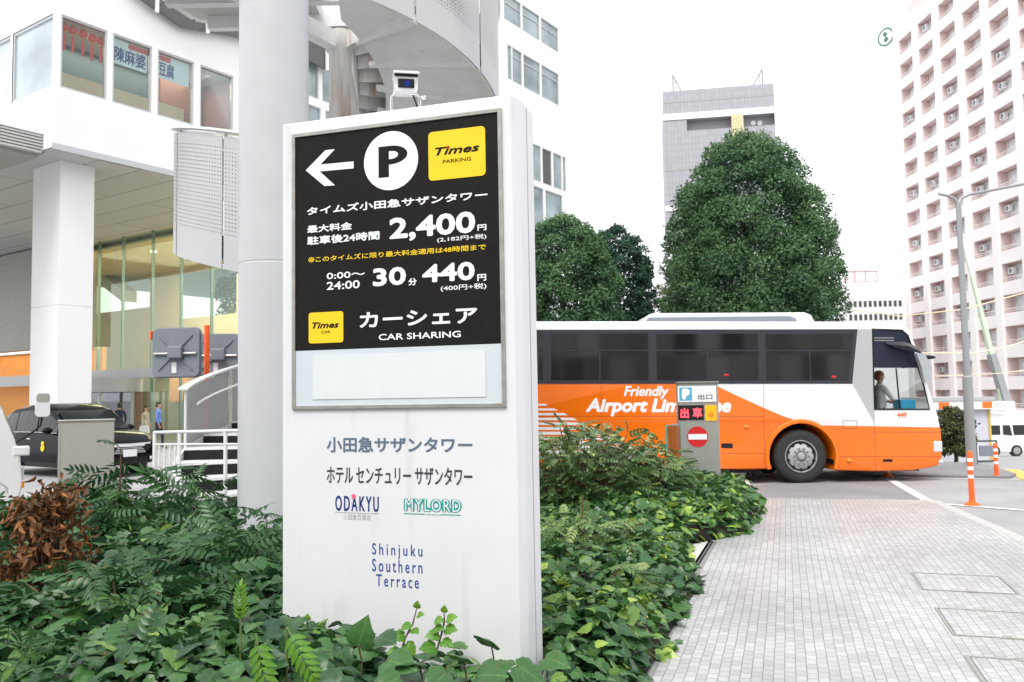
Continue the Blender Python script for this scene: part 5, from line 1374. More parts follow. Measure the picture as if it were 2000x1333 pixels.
# ------------------------------------------------------------------ orange lane posts
def lane_post(px, py, label, h=.80):
    p = atz(px, py, -.1); p.z = gz(p.x, p.y)
    o = thing('lane_post', label, 'bollard', p, 0, 'orange lane posts')
    m_ = MB(); m_.lathe([(.02, .0), (.125, .0), (.12, .025), (.06, .05), (.048, .09), (.044, .10)], n=6); m_.build('base', M['orange_post'], o, smooth=30)
    m_ = MB(); m_.lathe([(.041, .08), (.040, h-.06), (.036, h-.015), (.028, h), (.0, h)], n=20); m_.build('shaft', M['orange_post'], o, smooth=50)
    for k in range(3):
        m_ = MB(); z = h-.16-.125*k; m_.lathe([(.0405, z), (.0425, z), (.0425, z+.055), (.0405, z+.055)], n=20); m_.build('reflective_band', M['white_paint'], o)
    return o
lane_post(1899, 988, 'nearest orange lane post, standing on the white line right of the bus', .82)
lane_post(1947, 934, 'orange lane post on the traffic island edge, right of the lamp post', .68)
lane_post(1734, 932, 'small orange lane post half hidden behind the front of the bus', .5)

# ------------------------------------------------------------------ street lamp
p = atz(1898, 912, -.05); lamp = thing('street_lamp', 'tall slim grey street lamp with two thin arms on the traffic island', 'street lamp', (p.x, p.y, -.06))
ht = at(1872, 398, p.y).z + .06; hm = at(1888, 737, p.y).z + .06
M['lamp_grey'] = mat('lamp_grey', (.30, .31, .32), .5, .2)
m_ = MB(); m_.lathe([(.15, 0), (.15, .02), (.105, .03), (.10, hm), (.072, hm+.03), (.055, ht)], n=20); m_.build('pole', M['lamp_grey'], lamp, smooth=40)
lt_ = at(1833, 379, p.y); rt2 = at(2040, 352, p.y)
m_ = MB(); m_.tube([(0, 0, ht-.05), (-.06, 0, ht+.10), (-.2, 0, ht+.17), (lt_.x-p.x, 0, lt_.z+.06)], [.05, .035, .03, .03], 10); m_.build('short_arm', M['lamp_grey'], lamp, smooth=60)
m_ = MB(); m_.tube([(0, 0, ht-.05), (.06, 0, ht+.11), (.25, 0, ht+.20), (rt2.x-p.x, 0, rt2.z+.06)], [.05, .035, .032, .03], 10); m_.build('long_arm', M['lamp_grey'], lamp, smooth=60)
m_ = MB(); m_.box((rt2.x-p.x-.1, -.10, rt2.z+.0), (rt2.x-p.x+.6, .10, rt2.z+.10)); m_.build('lamp_head', M['lamp_grey'], lamp, bevel=.03)

# ------------------------------------------------------------------ pink hotel-like slab on the right
H0 = at(1757, 300, 100); XH = H0.x
YH = 100.0; FLH = 3.0; BAY = 4.65; NB = 9; ZG = gz(60, 80)
ztop = at(1757, 64, 100).z; NF = 15
hot = thing('apartment_tower', 'tall pale pink slab building with rows of recessed balconies on the right', 'building', (XH, YH, 0), R(-90))
# local x runs towards the camera along the facade, local y into the building
m_ = MB(); PW = 1.15; DEP = 1.0; LEN = NB*BAY
zl = lambda k: ztop - 1.6 - k*FLH       # top of opening k
holes = []
for i in range(NB):
    for k in range(NF): holes.append(rect(i*BAY+PW, zl(k)-1.75, (i+1)*BAY, zl(k)))
m_.plate(rect(0, ZG-2, LEN+PW, ztop), 0, holes)
m_.add([(0, 0, ztop), (LEN+PW, 0, ztop), (LEN+PW, 16, ztop), (0, 16, ztop)], [(0, 1, 2, 3)])
m_.add([(0, 0, ZG-2), (0, 16, ZG-2), (0, 16, ztop), (0, 0, ztop)], [(0, 1, 2, 3)])
m_.build('facade', M['pink_pale'], hot, fix=False)
m_ = MB()
for i in range(NB+1): m_.box((i*BAY+.06, -.22, ZG-2), (i*BAY+PW-.08, -.001, ztop+.3))
m_.build('pier', M['pink_pale'], hot)['kind'] = 'stuff'
m_ = MB(); m_.box((.5, 1.5, ztop+.01), (8, 12, ztop+3.2)); m_.build('penthouse', M['pink_wall'], hot)
proto_b = []
def balcony(variant):
    m_ = MB(); X0, X1 = PW, BAY
    m_.add([(X0, 0, -1.75), (X0, DEP, -1.75), (X0, DEP, 0), (X0, 0, 0)], [(0, 1, 2, 3)]); m_.add([(X1, 0, -1.75), (X1, DEP, -1.75), (X1, DEP, 0), (X1, 0, 0)], [(0, 1, 2, 3)])
    m_.add([(X0, 0, 0), (X1, 0, 0), (X1, DEP, 0), (X0, DEP, 0)], [(0, 1, 2, 3)]); m_.add([(X0, 0, -1.75), (X1, 0, -1.75), (X1, DEP, -1.75), (X0, DEP, -1.75)], [(0, 1, 2, 3)])
    m_.add([(X0, DEP, -1.75), (X1, DEP, -1.75), (X1, DEP, 0), (X0, DEP, 0)], [(0, 1, 2, 3)])
    bo = m_.build('balcony', M['pink_wall'], hot, fix=False)
    m_ = MB(); m_.box((X0+.5, DEP-.08, -1.74), (X1-.25, DEP-.01, -.25)); m_.build('window', M['window_pale'], bo)
    m_ = MB()
    for x_ in (X0+.5, X0+1.7, X1-.25): m_.box((x_-.04, DEP-.12, -1.74), (x_+.04, DEP-.081, -.2))
    m_.box((X0+.5, DEP-.12, -.25), (X1-.25, DEP-.081, -.17)); m_.build('window_frame', M['white_paint'], bo)
    m_ = MB(); m_.tube([(X0, .08, -1.35), (X1, .08, -1.35)], .035, 6); m_.tube([(X0, .08, -1.55), (X1, .08, -1.55)], .025, 6); m_.build('railing', M['white_paint'], bo)
    if variant:
        m_ = MB(); m_.box((X0+.25, DEP-.60, -1.0), (X0+1.05, DEP-.25, -.40)); m_.lathe([(.24, DEP-.615), (.24, DEP-.602)], (X0+.65, 0, -.70), 'y', 14, m=1); m_.build('air_conditioner', [M['cloth_white'], M['mirror_back']], bo)
    return bo
PB0, PB1 = balcony(0), balcony(1)
def put_balcony(src, x, z):
    o = src.copy(); COL.objects.link(o); o.parent = hot; o.location = (x, 0, z)
    for ch in src.children:
        c = ch.copy(); COL.objects.link(c); c.parent = o
first = {0: True, 1: True}
cnt = 0
for i in range(NB):
    for k in range(NF):
        if cnt >= 99: continue
        if i > 5 and k < 4: continue
        v_ = 1 if random.random() < (.12 + .12*i) else 0
        src = PB1 if v_ else PB0
        if first[v_]: src.location = (i*BAY, 0, zl(k)); first[v_] = False
        else: put_balcony(src, i*BAY, zl(k))
        cnt += 1
m_ = MB()
for i in range(NB):
    for k in range(NF): m_.add([(i*BAY+PW, DEP+.2, zl(k)-1.75), (i*BAY+BAY, DEP+.2, zl(k)-1.75), (i*BAY+BAY, DEP+.2, zl(k)), (i*BAY+PW, DEP+.2, zl(k))], [(0, 1, 2, 3)])
m_.build('inner_wall', M['pink_deep'], hot)
# round emblem projecting from the corner
a = at(1731, 73, 101); emb = MB(); emb.lathe([(1.15, -.12), (1.15, .12)], (0, 0, 0), 'y', 28); 
eo = thing('emblem_sign', 'round dark green and white emblem projecting near the top of the pink building', 'sign', a, R(-60))
e1 = emb.build('disc', M['white_paint'], eo)
emb = MB(); ring_ = circle(0, 0, 1.13, 36); emb.plate(ring_, -.14, [circle(0, 0, .92, 36)]); emb.prism([(-.15, .75), (.3, .35), (.05, .05), (.45, -.35), (.0, -.75), (-.3, -.3), (-.02, .0), (-.4, .3)], .02, 'xz', -.145); emb.build('symbol', mat('emblem_green', (.05, .16, .11), .4), e1)
emb = MB(); emb.tube([(.2, .14, .4), (1.1, .3, .4), (2.2, .6, .4)], .09, 6); emb.tube([(.2, .14, -.4), (1.1, .3, -.4), (2.2, .6, -.4)], .09, 6); emb.build('bracket', M['frame_grey'], eo)

# ------------------------------------------------------------------ grey tiled tower
t0 = at(1294, 178, 72); t1 = at(1511, 165, 70.4)
TA = math.atan2(t1.y-t0.y, t1.x-t0.x); TF = Frame((t0.x, t0.y, 0), TA); TWd = math.hypot(t1.x-t0.x, t1.y-t0.y)
tw = thing('grey_tower', 'grey tiled office tower with white bands behind the big round tree', 'building', TF.o, TA)
M['grey_tile'] = mat('grey_tile', (.33, .33, .36), .45)
t = M['grey_tile'].node_tree; L = t.links.new; tc = t.nodes.new('ShaderNodeTexCoord'); br = t.nodes.new('ShaderNodeTexBrick')
sx2 = t.nodes.new('ShaderNodeSeparateXYZ'); cx2 = t.nodes.new('ShaderNodeCombineXYZ'); L(tc.outputs['Object'], sx2.inputs[0]); L(sx2.outputs['X'], cx2.inputs['X']); L(sx2.outputs['Z'], cx2.inputs['Y']); L(cx2.outputs[0], br.inputs['Vector'])
br.offset = 0; br.inputs['Scale'].default_value = 1; br.inputs['Brick Width'].default_value = .30; br.inputs['Row Height'].default_value = .55; br.inputs['Mortar Size'].default_value = .03
br.inputs['Color1'].default_value = (.33, .33, .36, 1); br.inputs['Color2'].default_value = (.37, .37, .40, 1); br.inputs['Mortar'].default_value = (.30, .30, .325, 1)
L(br.outputs['Color'], t.nodes['Principled BSDF'].inputs['Base Color'])
ZTW = (t0.z+t1.z)/2
rcs = TF.xz(1341, 232); rce = TF.xz(1341, 255)
m_ = MB(); xr0 = rcs[0]; zr1 = TF.xz(1425, 228)[1]; zr0 = TF.xz(1425, 250)[1]
m_.plate(rect(0, -2, TWd, ZTW), 0, [rect(xr0, zr0, TWd-.02, zr1)])
m_.add([(0, 0, -2), (0, 14, -2), (0, 14, ZTW), (0, 0, ZTW)], [(0, 1, 2, 3)]); m_.add([(TWd, 0, -2), (TWd, 14, -2), (TWd, 14, ZTW), (TWd, 0, ZTW)], [(0, 1, 2, 3)]); m_.add([(0, 0, ZTW), (TWd, 0, ZTW), (TWd, 14, ZTW), (0, 14, ZTW)], [(0, 1, 2, 3)])
m_.build('wall', M['grey_tile'], tw, fix=False)
m_ = MB(); m_.box((xr0, .8, zr0-.02), (TWd-.03, .9, zr1+.02)); m_.add([(xr0, 0, zr0), (TWd, 0, zr0), (TWd, .8, zr0), (xr0, .8, zr0)], [(0, 1, 2, 3)]); m_.add([(xr0, 0, zr1), (TWd, 0, zr1), (TWd, .8, zr1), (xr0, .8, zr1)], [(0, 1, 2, 3)]); m_.build('recess', mat('recess_grey', (.34, .33, .35), .6), tw)
for a, c in ((217, 229), (398, 408), (492, 503)):
    z1 = TF.xz(1400, a)[1]; z0 = TF.xz(1400, c)[1]; m_ = MB(); m_.box((-.06, -.08, z0), (TWd+.06, -.002, z1)); m_.build('white_band', M['white_paint'], tw)
for yy in (194, 328, 460): 
    z1 = TF.xz(1400, yy)[1]; m_ = MB(); m_.box((.0, -.02, z1-.05), (TWd, -.002, z1+.05)); m_.build('joint', M['stone'], tw)
x0, z1 = TF.xz(1428, 224); x1, z0 = TF.xz(1454, 300); m_ = MB(); m_.box((x0, -.12, z0), (x1, -.003, z1)); wf = m_.build('window_frame', M['beige'], tw)
m_ = MB(); m_.box((x0+.12, -.14, z0+.1), (x1-.12, -.121, z1-.15)); m_.build('pane', mat('pane_yellow', (.55, .55, .30), .2, var=.3), wf)
for px in (1471, 1484): m_ = MB(); c = TF.xz(px, 241, .75); m_.lathe([(.22, .70), (.22, .79)], (c[0], 0, c[1]), 'y', 14); m_.build('vent', M['white_paint'], tw)
for px, py, s in ((1314, 143, 1), (1489, 131, -1)):
    x, z = TF.xz(px, py); m_ = MB(); m_.tube([(x, .3, ZTW), (x, .3, z)], .07, 6); m_.tube([(x, .3, z-.1), (x+s*.9, 1.2, ZTW)], .05, 6); m_.tube([(x+s*.2, .5, ZTW), (x+s*.2, .5, z-.5)], .04, 6); m_.build('roof_mast', M['lamp_grey'], tw)

# ------------------------------------------------------------------ low white building with a red roof sign
wb0 = at(1640, 600, 92); wb = thing('office_block', 'low white office block with two rows of dark windows left of the pink building', 'building', (wb0.x, wb0.y, 0), 0)
zr = at(1690, 552, 92).z
m_ = MB(); m_.box((-6, 0, -3), (7.2, 10, zr)); m_.build('wall', M['wall_white'], wb)
z_a = at(1690, 594, 92).z; z_b = at(1690, 620, 92).z
for z in (z_a, z_b, z_b-1.6):
    for k in range(11):
        m_ = MB(); m_.box((1.0+.55*k, -.05, z-.32), (1.32+.55*k, -.002, z+.32)); m_.build('window', M['pane_dark'], wb)
rs = thing('rooftop_billboard', 'pale red framed sign board on the roof of the low white office block', 'billboard', (wb0.x+1.0, wb0.y+1, zr))
m_ = MB(); z0 = .15; z1 = at(1690, 527, 92).z - zr
m_.box((0, 0, z0), (3.7, .15, z1)); bd = m_.build('board', M['white_paint'], rs)
m_ = MB()
for x in (0, 1.2, 2.4, 3.7): m_.box((x-.05, -.06, 0), (x+.05, -.002, z1))
m_.box((0, -.06, z1-.08), (3.7, -.002, z1)); m_.box((0, -.06, z0), (3.7, -.002, z0+.08)); m_.build('frame', mat('pale_red', (.62, .28, .28), .6), bd)
# ------------------------------------------------------------------ ticket booth, frames, crane, van, cables on the right
a = at(1830, 905, 24); g0 = gz(a.x, 24); bt = thing('ticket_booth', 'small grey booth with a white and orange fascia behind the lamp post', 'booth', (a.x, 24, g0))
z1 = at(1880, 776, 24).z - g0; wd = (1937-1830)*24/FPX
m_ = MB(); m_.box((.05, 0, 0), (wd-.05, 1.6, z1-.35)); m_.build('body', mat('booth_grey', (.55, .55, .60), .5), bt)
m_ = MB(); m_.box((-.08, -.15, z1-.35), (wd+.05, 1.7, z1-.10)); fsc = m_.build('fascia', M['white_paint'], bt)
m_ = MB(); m_.box((.05, -.154, z1-.32), (.35, -.151, z1-.14)); m_.build('orange_strip', M['orange'], fsc)
m_ = MB(); m_.box((wd-.28, -.154, z1-.32), (wd, -.151, z1-.14)); m_.build('orange_strip', M['orange'], fsc)
m_ = MB(); m_.box((-.12, -.18, z1-.099), (wd+.08, 1.75, z1)); m_.build('roof', M['frame_grey'], bt)
m_ = MB(); m_.box((wd-.049, -.03, 0), (wd+.01, .06, z1-.351)); m_.build('corner_post', M['road_yellow'], bt)
m_ = MB(); m_.box((wd*.66, -.02, z1-.75), (wd*.74, -.001, z1-.65)); m_.build('lock_box', M['dark'], bt)
a = at(1908, 905, 20.5); g0 = gz(a.x, 20.5); sf = thing('barrier_frame', 'dark green tube frame barrier beside the booth', 'barrier', (a.x, 20.5, g0))
h = at(1908, 862, 20.5).z - g0; wd = 40*20.5/FPX
for q in (((0, 0, 0), (0, 0, h)), ((wd, 0, 0), (wd, 0, h)), ((0, 0, h), (wd, 0, h)), ((0, 0, .08), (wd, 0, .08))):
    m_ = MB(); m_.tube(q, .022, 8); m_.build('tube', mat('green_frame', (.03, .07, .06), .4), sf)
m_ = MB(); m_.box((.08, -.02, h*.35), (wd-.08, .02, h*.8)); m_.build('notice_plate', M['mirror_back'], sf)
# crane lorry boom
cr = thing('mobile_crane', 'pale green telescopic crane boom rising behind the lamp post', 'crane')
Y = 52; P = lambda px, py: at(px, py, Y)
a = P(1966, 790); cr.location = (a.x, a.y, gz(a.x, a.y)); O = Vector(cr.location)
def boom(p, q, w0, w1, name, m):
    A, B = P(*p)-O, P(*q)-O; n_ = Vector((.9, .3, .2)).normalized(); s_ = Vector((0, 1, 0)); r_ = []
    for c, w_ in ((A, w0), (B, w1)): r_.append([c-n_*w_-s_*w_, c+n_*w_-s_*w_, c+n_*w_+s_*w_, c-n_*w_+s_*w_])
    m_ = MB(); m_.loft(r_); m_.build(name, m, cr)
boom((1966, 790), (1936, 692), .26, .24, 'lower_boom', M['lamp_grey']); boom((1936, 692), (1898, 540), .15, .11, 'upper_boom', M['crane_green']); boom((1898, 540), (1880, 470), .11, .09, 'tip_boom', mat('crane_pale', (.66, .80, .62), .5)); boom((1958, 790), (1926, 640), .09, .09, 'lift_cylinder', M['crane_green'])
m_ = MB(); hh = (P(1966, 780)-O).z
m_.box((-.9, -1.2, .5), (4.5, 1.2, hh*.75)); m_.build('carrier', M['white_paint'], cr, bevel=.1)
m_ = MB(); m_.box((-.5, -.7, hh*.75+.01), (.15, .7, hh-.12)); m_.build('turret', M['white_paint'], cr, bevel=.1)
for x in (-.3, 1.2, 3.2):
    m_ = MB(); m_.lathe([(.2, -1.3), (.48, -1.28), (.5, -1.0), (.2, -.98)], (x, 0, .5), 'y', 18); m_.build('wheel', M['black_rubber'], cr)
# white van
Yv = 41; a = at(1944, 890, Yv); vn = thing('white_van', 'small white van with dark side windows parked at the far right', 'van', (a.x, Yv, gz(a.x, Yv)-.02))
k = FPX/Yv
def vz(py): return (890-py)/k*1.02
def vx(px): return (px-1944)/k
prof = [(vx(1930), .22), (vx(2032), .22), (vx(2037), .45), (vx(2034), .85), (vx(2024), 1.02), (vx(2004), vz(821)), (vx(1996), vz(816)), (vx(1934), vz(816)), (vx(1930), vz(826))]
m_ = MB(); m_.prism(prof, 1.5, 'xz', 0); m_.build('body', M['white_paint'], vn, bevel=.05, seg=3)
for p in ([(vx(1934), vz(848)), (vx(1956), vz(848)), (vx(1956), vz(830)), (vx(1934), vz(830))], [(vx(1961), vz(848)), (vx(1979), vz(850)), (vx(1975), vz(830)), (vx(1961), vz(830))], [(vx(1982), vz(849)), (vx(2017), vz(849)), (vx(2004), vz(830)), (vx(1980), vz(830))]):
    m_ = MB(); m_.prism(p, .01, 'xz', -.012); m_.build('side_window', M['tint'], vn)
for px in (1943, 1986):
    m_ = MB(); m_.lathe([(.12, -.03), (.27, -.025), (.29, .03), (.29, .18), (.1, .19)], (vx(px), 0, .29), 'y', 20); wh = m_.build('wheel', M['black_rubber'], vn)
    m_ = MB(); m_.lathe([(.02, -.04), (.17, -.035), (.18, -.02)], (vx(px), 0, .29), 'y', 16); m_.build('rim', M['alu'], wh)
# overhead cables with yellow covers
for i, (q, lab) in enumerate(((((1655, 604), (1760, 618), (1880, 605), (2040, 562)), 'upper yellow sleeved overhead cable in front of the pink building'), (((1800, 690), (1900, 690), (1960, 680), (2040, 655)), 'middle yellow sleeved overhead cable in front of the pink building'), (((1826, 735), (1900, 733), (1960, 729), (2040, 718)), 'lowest thin yellow overhead cable in front of the pink building'))):
    m_ = MB(); pts = [at(x, y, 46) for x, y in q]; fine = []
    for j in range(len(pts)-1):
        for u in np.linspace(0, 1, 6)[:-1]: fine.append(pts[j]*(1-u)+pts[j+1]*u)
    m_.tube(fine+[pts[-1]], .032 if i < 2 else .02, 6); tag(m_.build('overhead_cable', M['cable_yellow'], smooth=60), lab, 'cable', 'yellow overhead cables')

# ------------------------------------------------------------------ manhole frames and drain in the footpath
def lid(px4, label, band):
    c = [sloc(atz(x, y, .001)) for x, y in px4]
    x0 = (c[0][0]+c[3][0])/2; x1 = (c[1][0]+c[2][0])/2; y1 = (c[0][1]+c[1][1])/2; y0 = (c[2][1]+c[3][1])/2
    o = thing('manhole_cover', label, 'manhole cover', (su*((x0+x1)/2) + sw*((y0+y1)/2)).to_3d(), SITE, 'paver filled manhole covers in the footpath')
    w2, h2 = abs(x1-x0)/2, abs(y1-y0)/2
    m_ = MB()
    for q in (((-w2, -h2), (w2, -h2+band)), ((-w2, h2-band), (w2, h2)), ((-w2, -h2+band), (-w2+band, h2-band)), ((w2-band, -h2+band), (w2, h2-band))): m_.box((*q[0], -.01), (*q[1], .005))
    m_.build('frame', M['alu'], o)
    m_ = MB(); e = band*1.0+.006; m_.box((-w2+e, -h2+e, -.01), (w2-e, h2-e, .0035)); m_.build('paver_tray', M['paver'], o)
    m_ = MB(); m_.box((-w2+band, -h2+band, -.01), (w2-band, h2-band, .0022)); m_.build('joint', M['dark'], o)
    for s in (-1, 1):
        m_ = MB(); m_.box((-.03, s*(h2-.02)-.03, .0), (.03, s*(h2-.02)+.03, .0065)); m_.build('lifting_slot', M['alu'], o)
lid(((1774, 1117), (1956, 1128), (1992, 1163), (1802, 1151)), 'farthest rectangular manhole cover filled with pavers, at the right edge', .018)
lid(((1822, 1187), (2030, 1199), (2075, 1256), (1862, 1240)), 'middle rectangular manhole cover filled with pavers, at the right edge', .022)
lid(((1886, 1283), (2120, 1296), (2180, 1380), (1935, 1362)), 'nearest rectangular manhole cover filled with pavers, in the lower right corner', .026)
A = atz(1392, 1058, .0); B = atz(1342, 1140, .0)
dr = thing('drain_channel', 'thin dark slot drain beside the ivy', 'drain', A)
d = (B-A); n_ = Vector((-d.y, d.x, 0)).normalized()
m_ = MB(); d2 = d*1.6
for o_, m__ in ((.0, 0), (.035, 1), (-.035, 1)):
    w_ = .012 if m__ == 0 else .014
    m_.add([n_*(o_-w_)+Vector((0, 0, .004)), n_*(o_+w_)+Vector((0, 0, .004)), d2+n_*(o_+w_)+Vector((0, 0, .004)), d2+n_*(o_-w_)+Vector((0, 0, .004))], [(0, 1, 2, 3)], m__)
m_.build('slot', [M['dark'], M['alu']], dr)
gpts = [atz(*q, 0) for q in ((1326, 1062), (1392, 1052), (1350, 1120), (1322, 1128))]
ground_sheet('granite_slab', gpts, M['granite'], .104, 'pale granite slab at the corner of the planting')

# ------------------------------------------------------------------ trees
def tree(name, label, base, prof, n, m, leaf, seed, clumps=60, group=None, trunk=.22, squash=1.0, cat='tree'):
    """prof: list of (z, radius) of the crown"""
    rg = np.random.default_rng(seed)
    o = thing(name, label, cat, base, 0, group)
    zz = np.array([p[0] for p in prof]); rr = np.array([p[1] for p in prof])
    zs2 = np.linspace(zz[0], zz[-1], 200); rs2 = np.interp(zs2, zz, rr); wgt = rs2**1.1 + .05*rr.max()
    cz = rg.choice(zs2, clumps, p=wgt/wgt.sum()); R_ = np.interp(cz, zz, rr)
    csz = rg.uniform(.15, .30, clumps)*rr.max(); csz = np.minimum(csz, R_*.62 + .10*rr.max())
    ca = rg.uniform(0, 2*PI, clumps); cr_ = np.maximum(R_ - csz*rg.uniform(.35, .95, clumps), 0)*np.where(rg.uniform(size=clumps) < .75, 1, rg.uniform(0, 1, clumps))
    cz = np.minimum(cz, zz[-1] - csz*.55)
    cc = np.stack([cr_*np.cos(ca), cr_*np.sin(ca)*squash, cz], 1)
    core = np.linspace(zz[0]+.3, zz[-1]-.25*rr.max(), max(5, clumps//14)); cR = np.interp(core, zz, rr)*.66
    cc = np.vstack([cc, np.stack([core*0, core*0, core], 1)]); csz = np.concatenate([csz, cR]); clumps2 = len(cc)
    pw = csz**1.6; pw[clumps:] *= .35
    cid = rg.choice(clumps2, n, p=pw/pw.sum())
    d = unit(rg.normal(size=(n, 3))); d[:, 2] = d[:, 2]*.9 + .22; d = unit(d)
    wob = 1 + .18*np.sin(5*d[:, 0]+cid)*np.sin(4*d[:, 1]+2*cid)
    rad = csz[cid]*np.power(rg.uniform(.30, 1, n), .40)*wob*(1+.10*rg.normal(size=n).clip(-1, 3))
    pos = cc[cid] + d*rad[:, None]*np.array([1, 1, .72])
    # billows of leaf sprays sitting all over the dome, over a looser inner shell
    nb = int(clumps*1.5); zb2 = np.interp((np.arange(nb)+.5)/nb, np.cumsum(wgt)/wgt.sum(), zs2) + rg.normal(0, .12, nb)*rr.max()*.3; ab = np.arange(nb)*2.39996 + rg.normal(0, .25, nb)
    Rb = np.interp(zb2, zz, rr); rb = rg.uniform(.13, .235, nb)*rr.max(); rb = np.minimum(rb, Rb*.6+.12*rr.max())
    rc_ = np.maximum(Rb - rb*rg.uniform(.60, .98, nb), 0); zb2 = np.minimum(zb2, zz[-1]-rb*.6)
    bc = np.stack([rc_*np.cos(ab), rc_*np.sin(ab)*squash, zb2], 1)
    n1 = int(n*.72); bi = rg.choice(nb, n1, p=rb**2/np.sum(rb**2)); d1 = rg.normal(size=(n1, 3)); d1[:, 2] = np.abs(d1[:, 2])*1.15 - .45; d1 = unit(d1 + .35*unit(bc - np.array([0, 0, zz.mean()]))[bi])
    r1 = rb[bi]*(1 - .35*rg.uniform(0, 1, n1)**2)*(1 + .14*np.sin(6*d1[:, 0]+bi)*np.sin(5*d1[:, 1]+bi*2)) + rg.exponential(.035, n1)
    p1 = bc[bi] + d1*r1[:, None]*np.array([1, 1, .78])
    ne = int(n*.42); ze = rg.choice(zs2, ne, p=wgt/wgt.sum()); ae = rg.uniform(0, 2*PI, ne); re = np.interp(ze, zz, rr)*rg.uniform(.55, .86, ne)
    p2 = np.stack([re*np.cos(ae), re*np.sin(ae)*squash, ze], 1); d2_ = unit(np.stack([np.cos(ae), np.sin(ae), np.full(ne, .3)], 1) + rg.normal(0, .5, (ne, 3)))
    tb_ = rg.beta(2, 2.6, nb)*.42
    pos = np.vstack([p1, p2]); d = np.vstack([d1, d2_]); cid = np.zeros(len(pos), int)
    extra = np.concatenate([tb_[bi] + .14*d1[:, 2], np.full(ne, -.05)])  # lighter clump tops and darker inner shell: light and shade put in the tint
    keep = pos[:, 2] > zz[0]-.3; pos = pos[keep]; d = d[keep]; cid = cid[keep]; extra = extra[keep]; k = len(pos)
    dirs = unit(d*.6 + rg.normal(size=(k, 3))*.6 + np.array([0, 0, -.25]))
    nor = unit(d*1.1 + rg.normal(size=(k, 3))*.42 + np.array([0, 0, .3]))
    ct = rg.beta(1.2, 2.2, clumps2)[cid]*.62
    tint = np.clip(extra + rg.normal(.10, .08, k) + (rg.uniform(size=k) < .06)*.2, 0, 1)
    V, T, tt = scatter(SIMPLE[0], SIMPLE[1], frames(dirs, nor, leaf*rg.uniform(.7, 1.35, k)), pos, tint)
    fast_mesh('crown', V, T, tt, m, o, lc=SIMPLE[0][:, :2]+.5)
    tb = MB(); zt = zz[0] + (zz[-1]-zz[0])*.65
    tb.tube([(0, 0, -.05), (.04, .02, zz[0]*.5), (0, 0, zz[0]+.4), (-.05, .03, zt*.7), (.03, 0, zt)], [trunk*1.25, trunk, trunk*.85, trunk*.55, trunk*.2], 12)
    for j in range(14):
        c = cc[rg.integers(clumps)]; z0 = min(max(zz[0]*.9, c[2]-rg.uniform(.8, 2.0)), zt*.9)
        tb.tube([(0, 0, z0), (c[0]*.45, c[1]*.45, z0+(c[2]-z0)*.6), tuple(c)], [trunk*.4, trunk*.25, trunk*.08], 6)
    tb.build('trunk', M['bark'], o, smooth=60)
    return o
Yt = 30; sc_t = FPX/Yt
def prof_px(l, cyh, g):
    return [((cyh-py)/sc_t + 1.7 - g, r/sc_t) for py, r in l]
a = at(1470, 700, Yt); gg = gz(a.x, Yt)
tree('round_tree', 'largest tree, broad dark green egg shaped evergreen standing behind the bus roof', (a.x, Yt, gg), [(2.4, 1.6)] + prof_px([(640, 164), (600, 170), (540, 168), (480, 160), (420, 146), (370, 126), (320, 98), (290, 72), (270, 42), (256, 8)], 761, gg), 120000, M['tree'], .105, 3, 150, 'evergreen trees behind the bus', .26)
Yt = 29; sc_t = FPX/Yt; a = at(1100, 700, Yt); gg = gz(a.x, Yt)
tree('round_tree', 'mid green tree just right of the sign behind the bus', (a.x, Yt, gg), [(2.0, 1.2)] + prof_px([(640, 108), (580, 112), (530, 104), (490, 90), (460, 72), (440, 48), (424, 8)], 768, gg), 54000, M['tree'], .105, 5, 90, 'evergreen trees behind the bus', .2)
Yt = 34; sc_t = FPX/Yt; a = at(1210, 700, Yt); gg = gz(a.x, Yt)
tree('round_tree', 'smaller dark blue green tree between the two other trees behind the bus', (a.x, Yt, gg), [(1.2, 1.2)] + prof_px([(660, 66), (640, 68), (580, 70), (530, 66), (490, 56), (465, 42), (450, 24), (443, 5)], 766, gg), 42000, M['tree_dark'], .11, 8, 90, 'evergreen trees behind the bus', .16)
Yt = 38; sc_t = FPX/Yt; a = at(1292, 700, Yt); gg = gz(a.x, Yt)
tree('thin_tree', 'small pale sparse treetop left of the largest tree above the bus', (a.x, Yt, gg), [(2.0, .5)] + prof_px([(640, 34), (600, 32), (570, 22), (552, 4)], 765, gg), 3500, M['olive'], .11, 11, 22, None, .1)
Yt = 22.5; sc_t = FPX/Yt; a = at(1864, 860, Yt); gg = gz(a.x, Yt)
tree('trimmed_shrub', 'short bushy olive green shrub between the bus front and the lamp post', (a.x, Yt, gg), [(.25, .25)] + prof_px([(885, 28), (860, 31), (830, 30), (808, 24), (797, 10)], 756, gg), 5500, M['olive'], .075, 12, 26, None, .05, cat='shrub')
# tree beyond the entrance hall, seen through its window opening
q = bld_pt(gx+D+5, h1[0][0]*.8+h1[1][0]*.2+.6, 0); tree('round_tree', 'tree seen through the upper window of the entrance hall', (q.x, q.y, 0), [(3, 1.2), (6, 2.4), (8.6, 2.3), (11, .5)], 5000, M['tree_dark'], .24, 21, 24, None, .2)

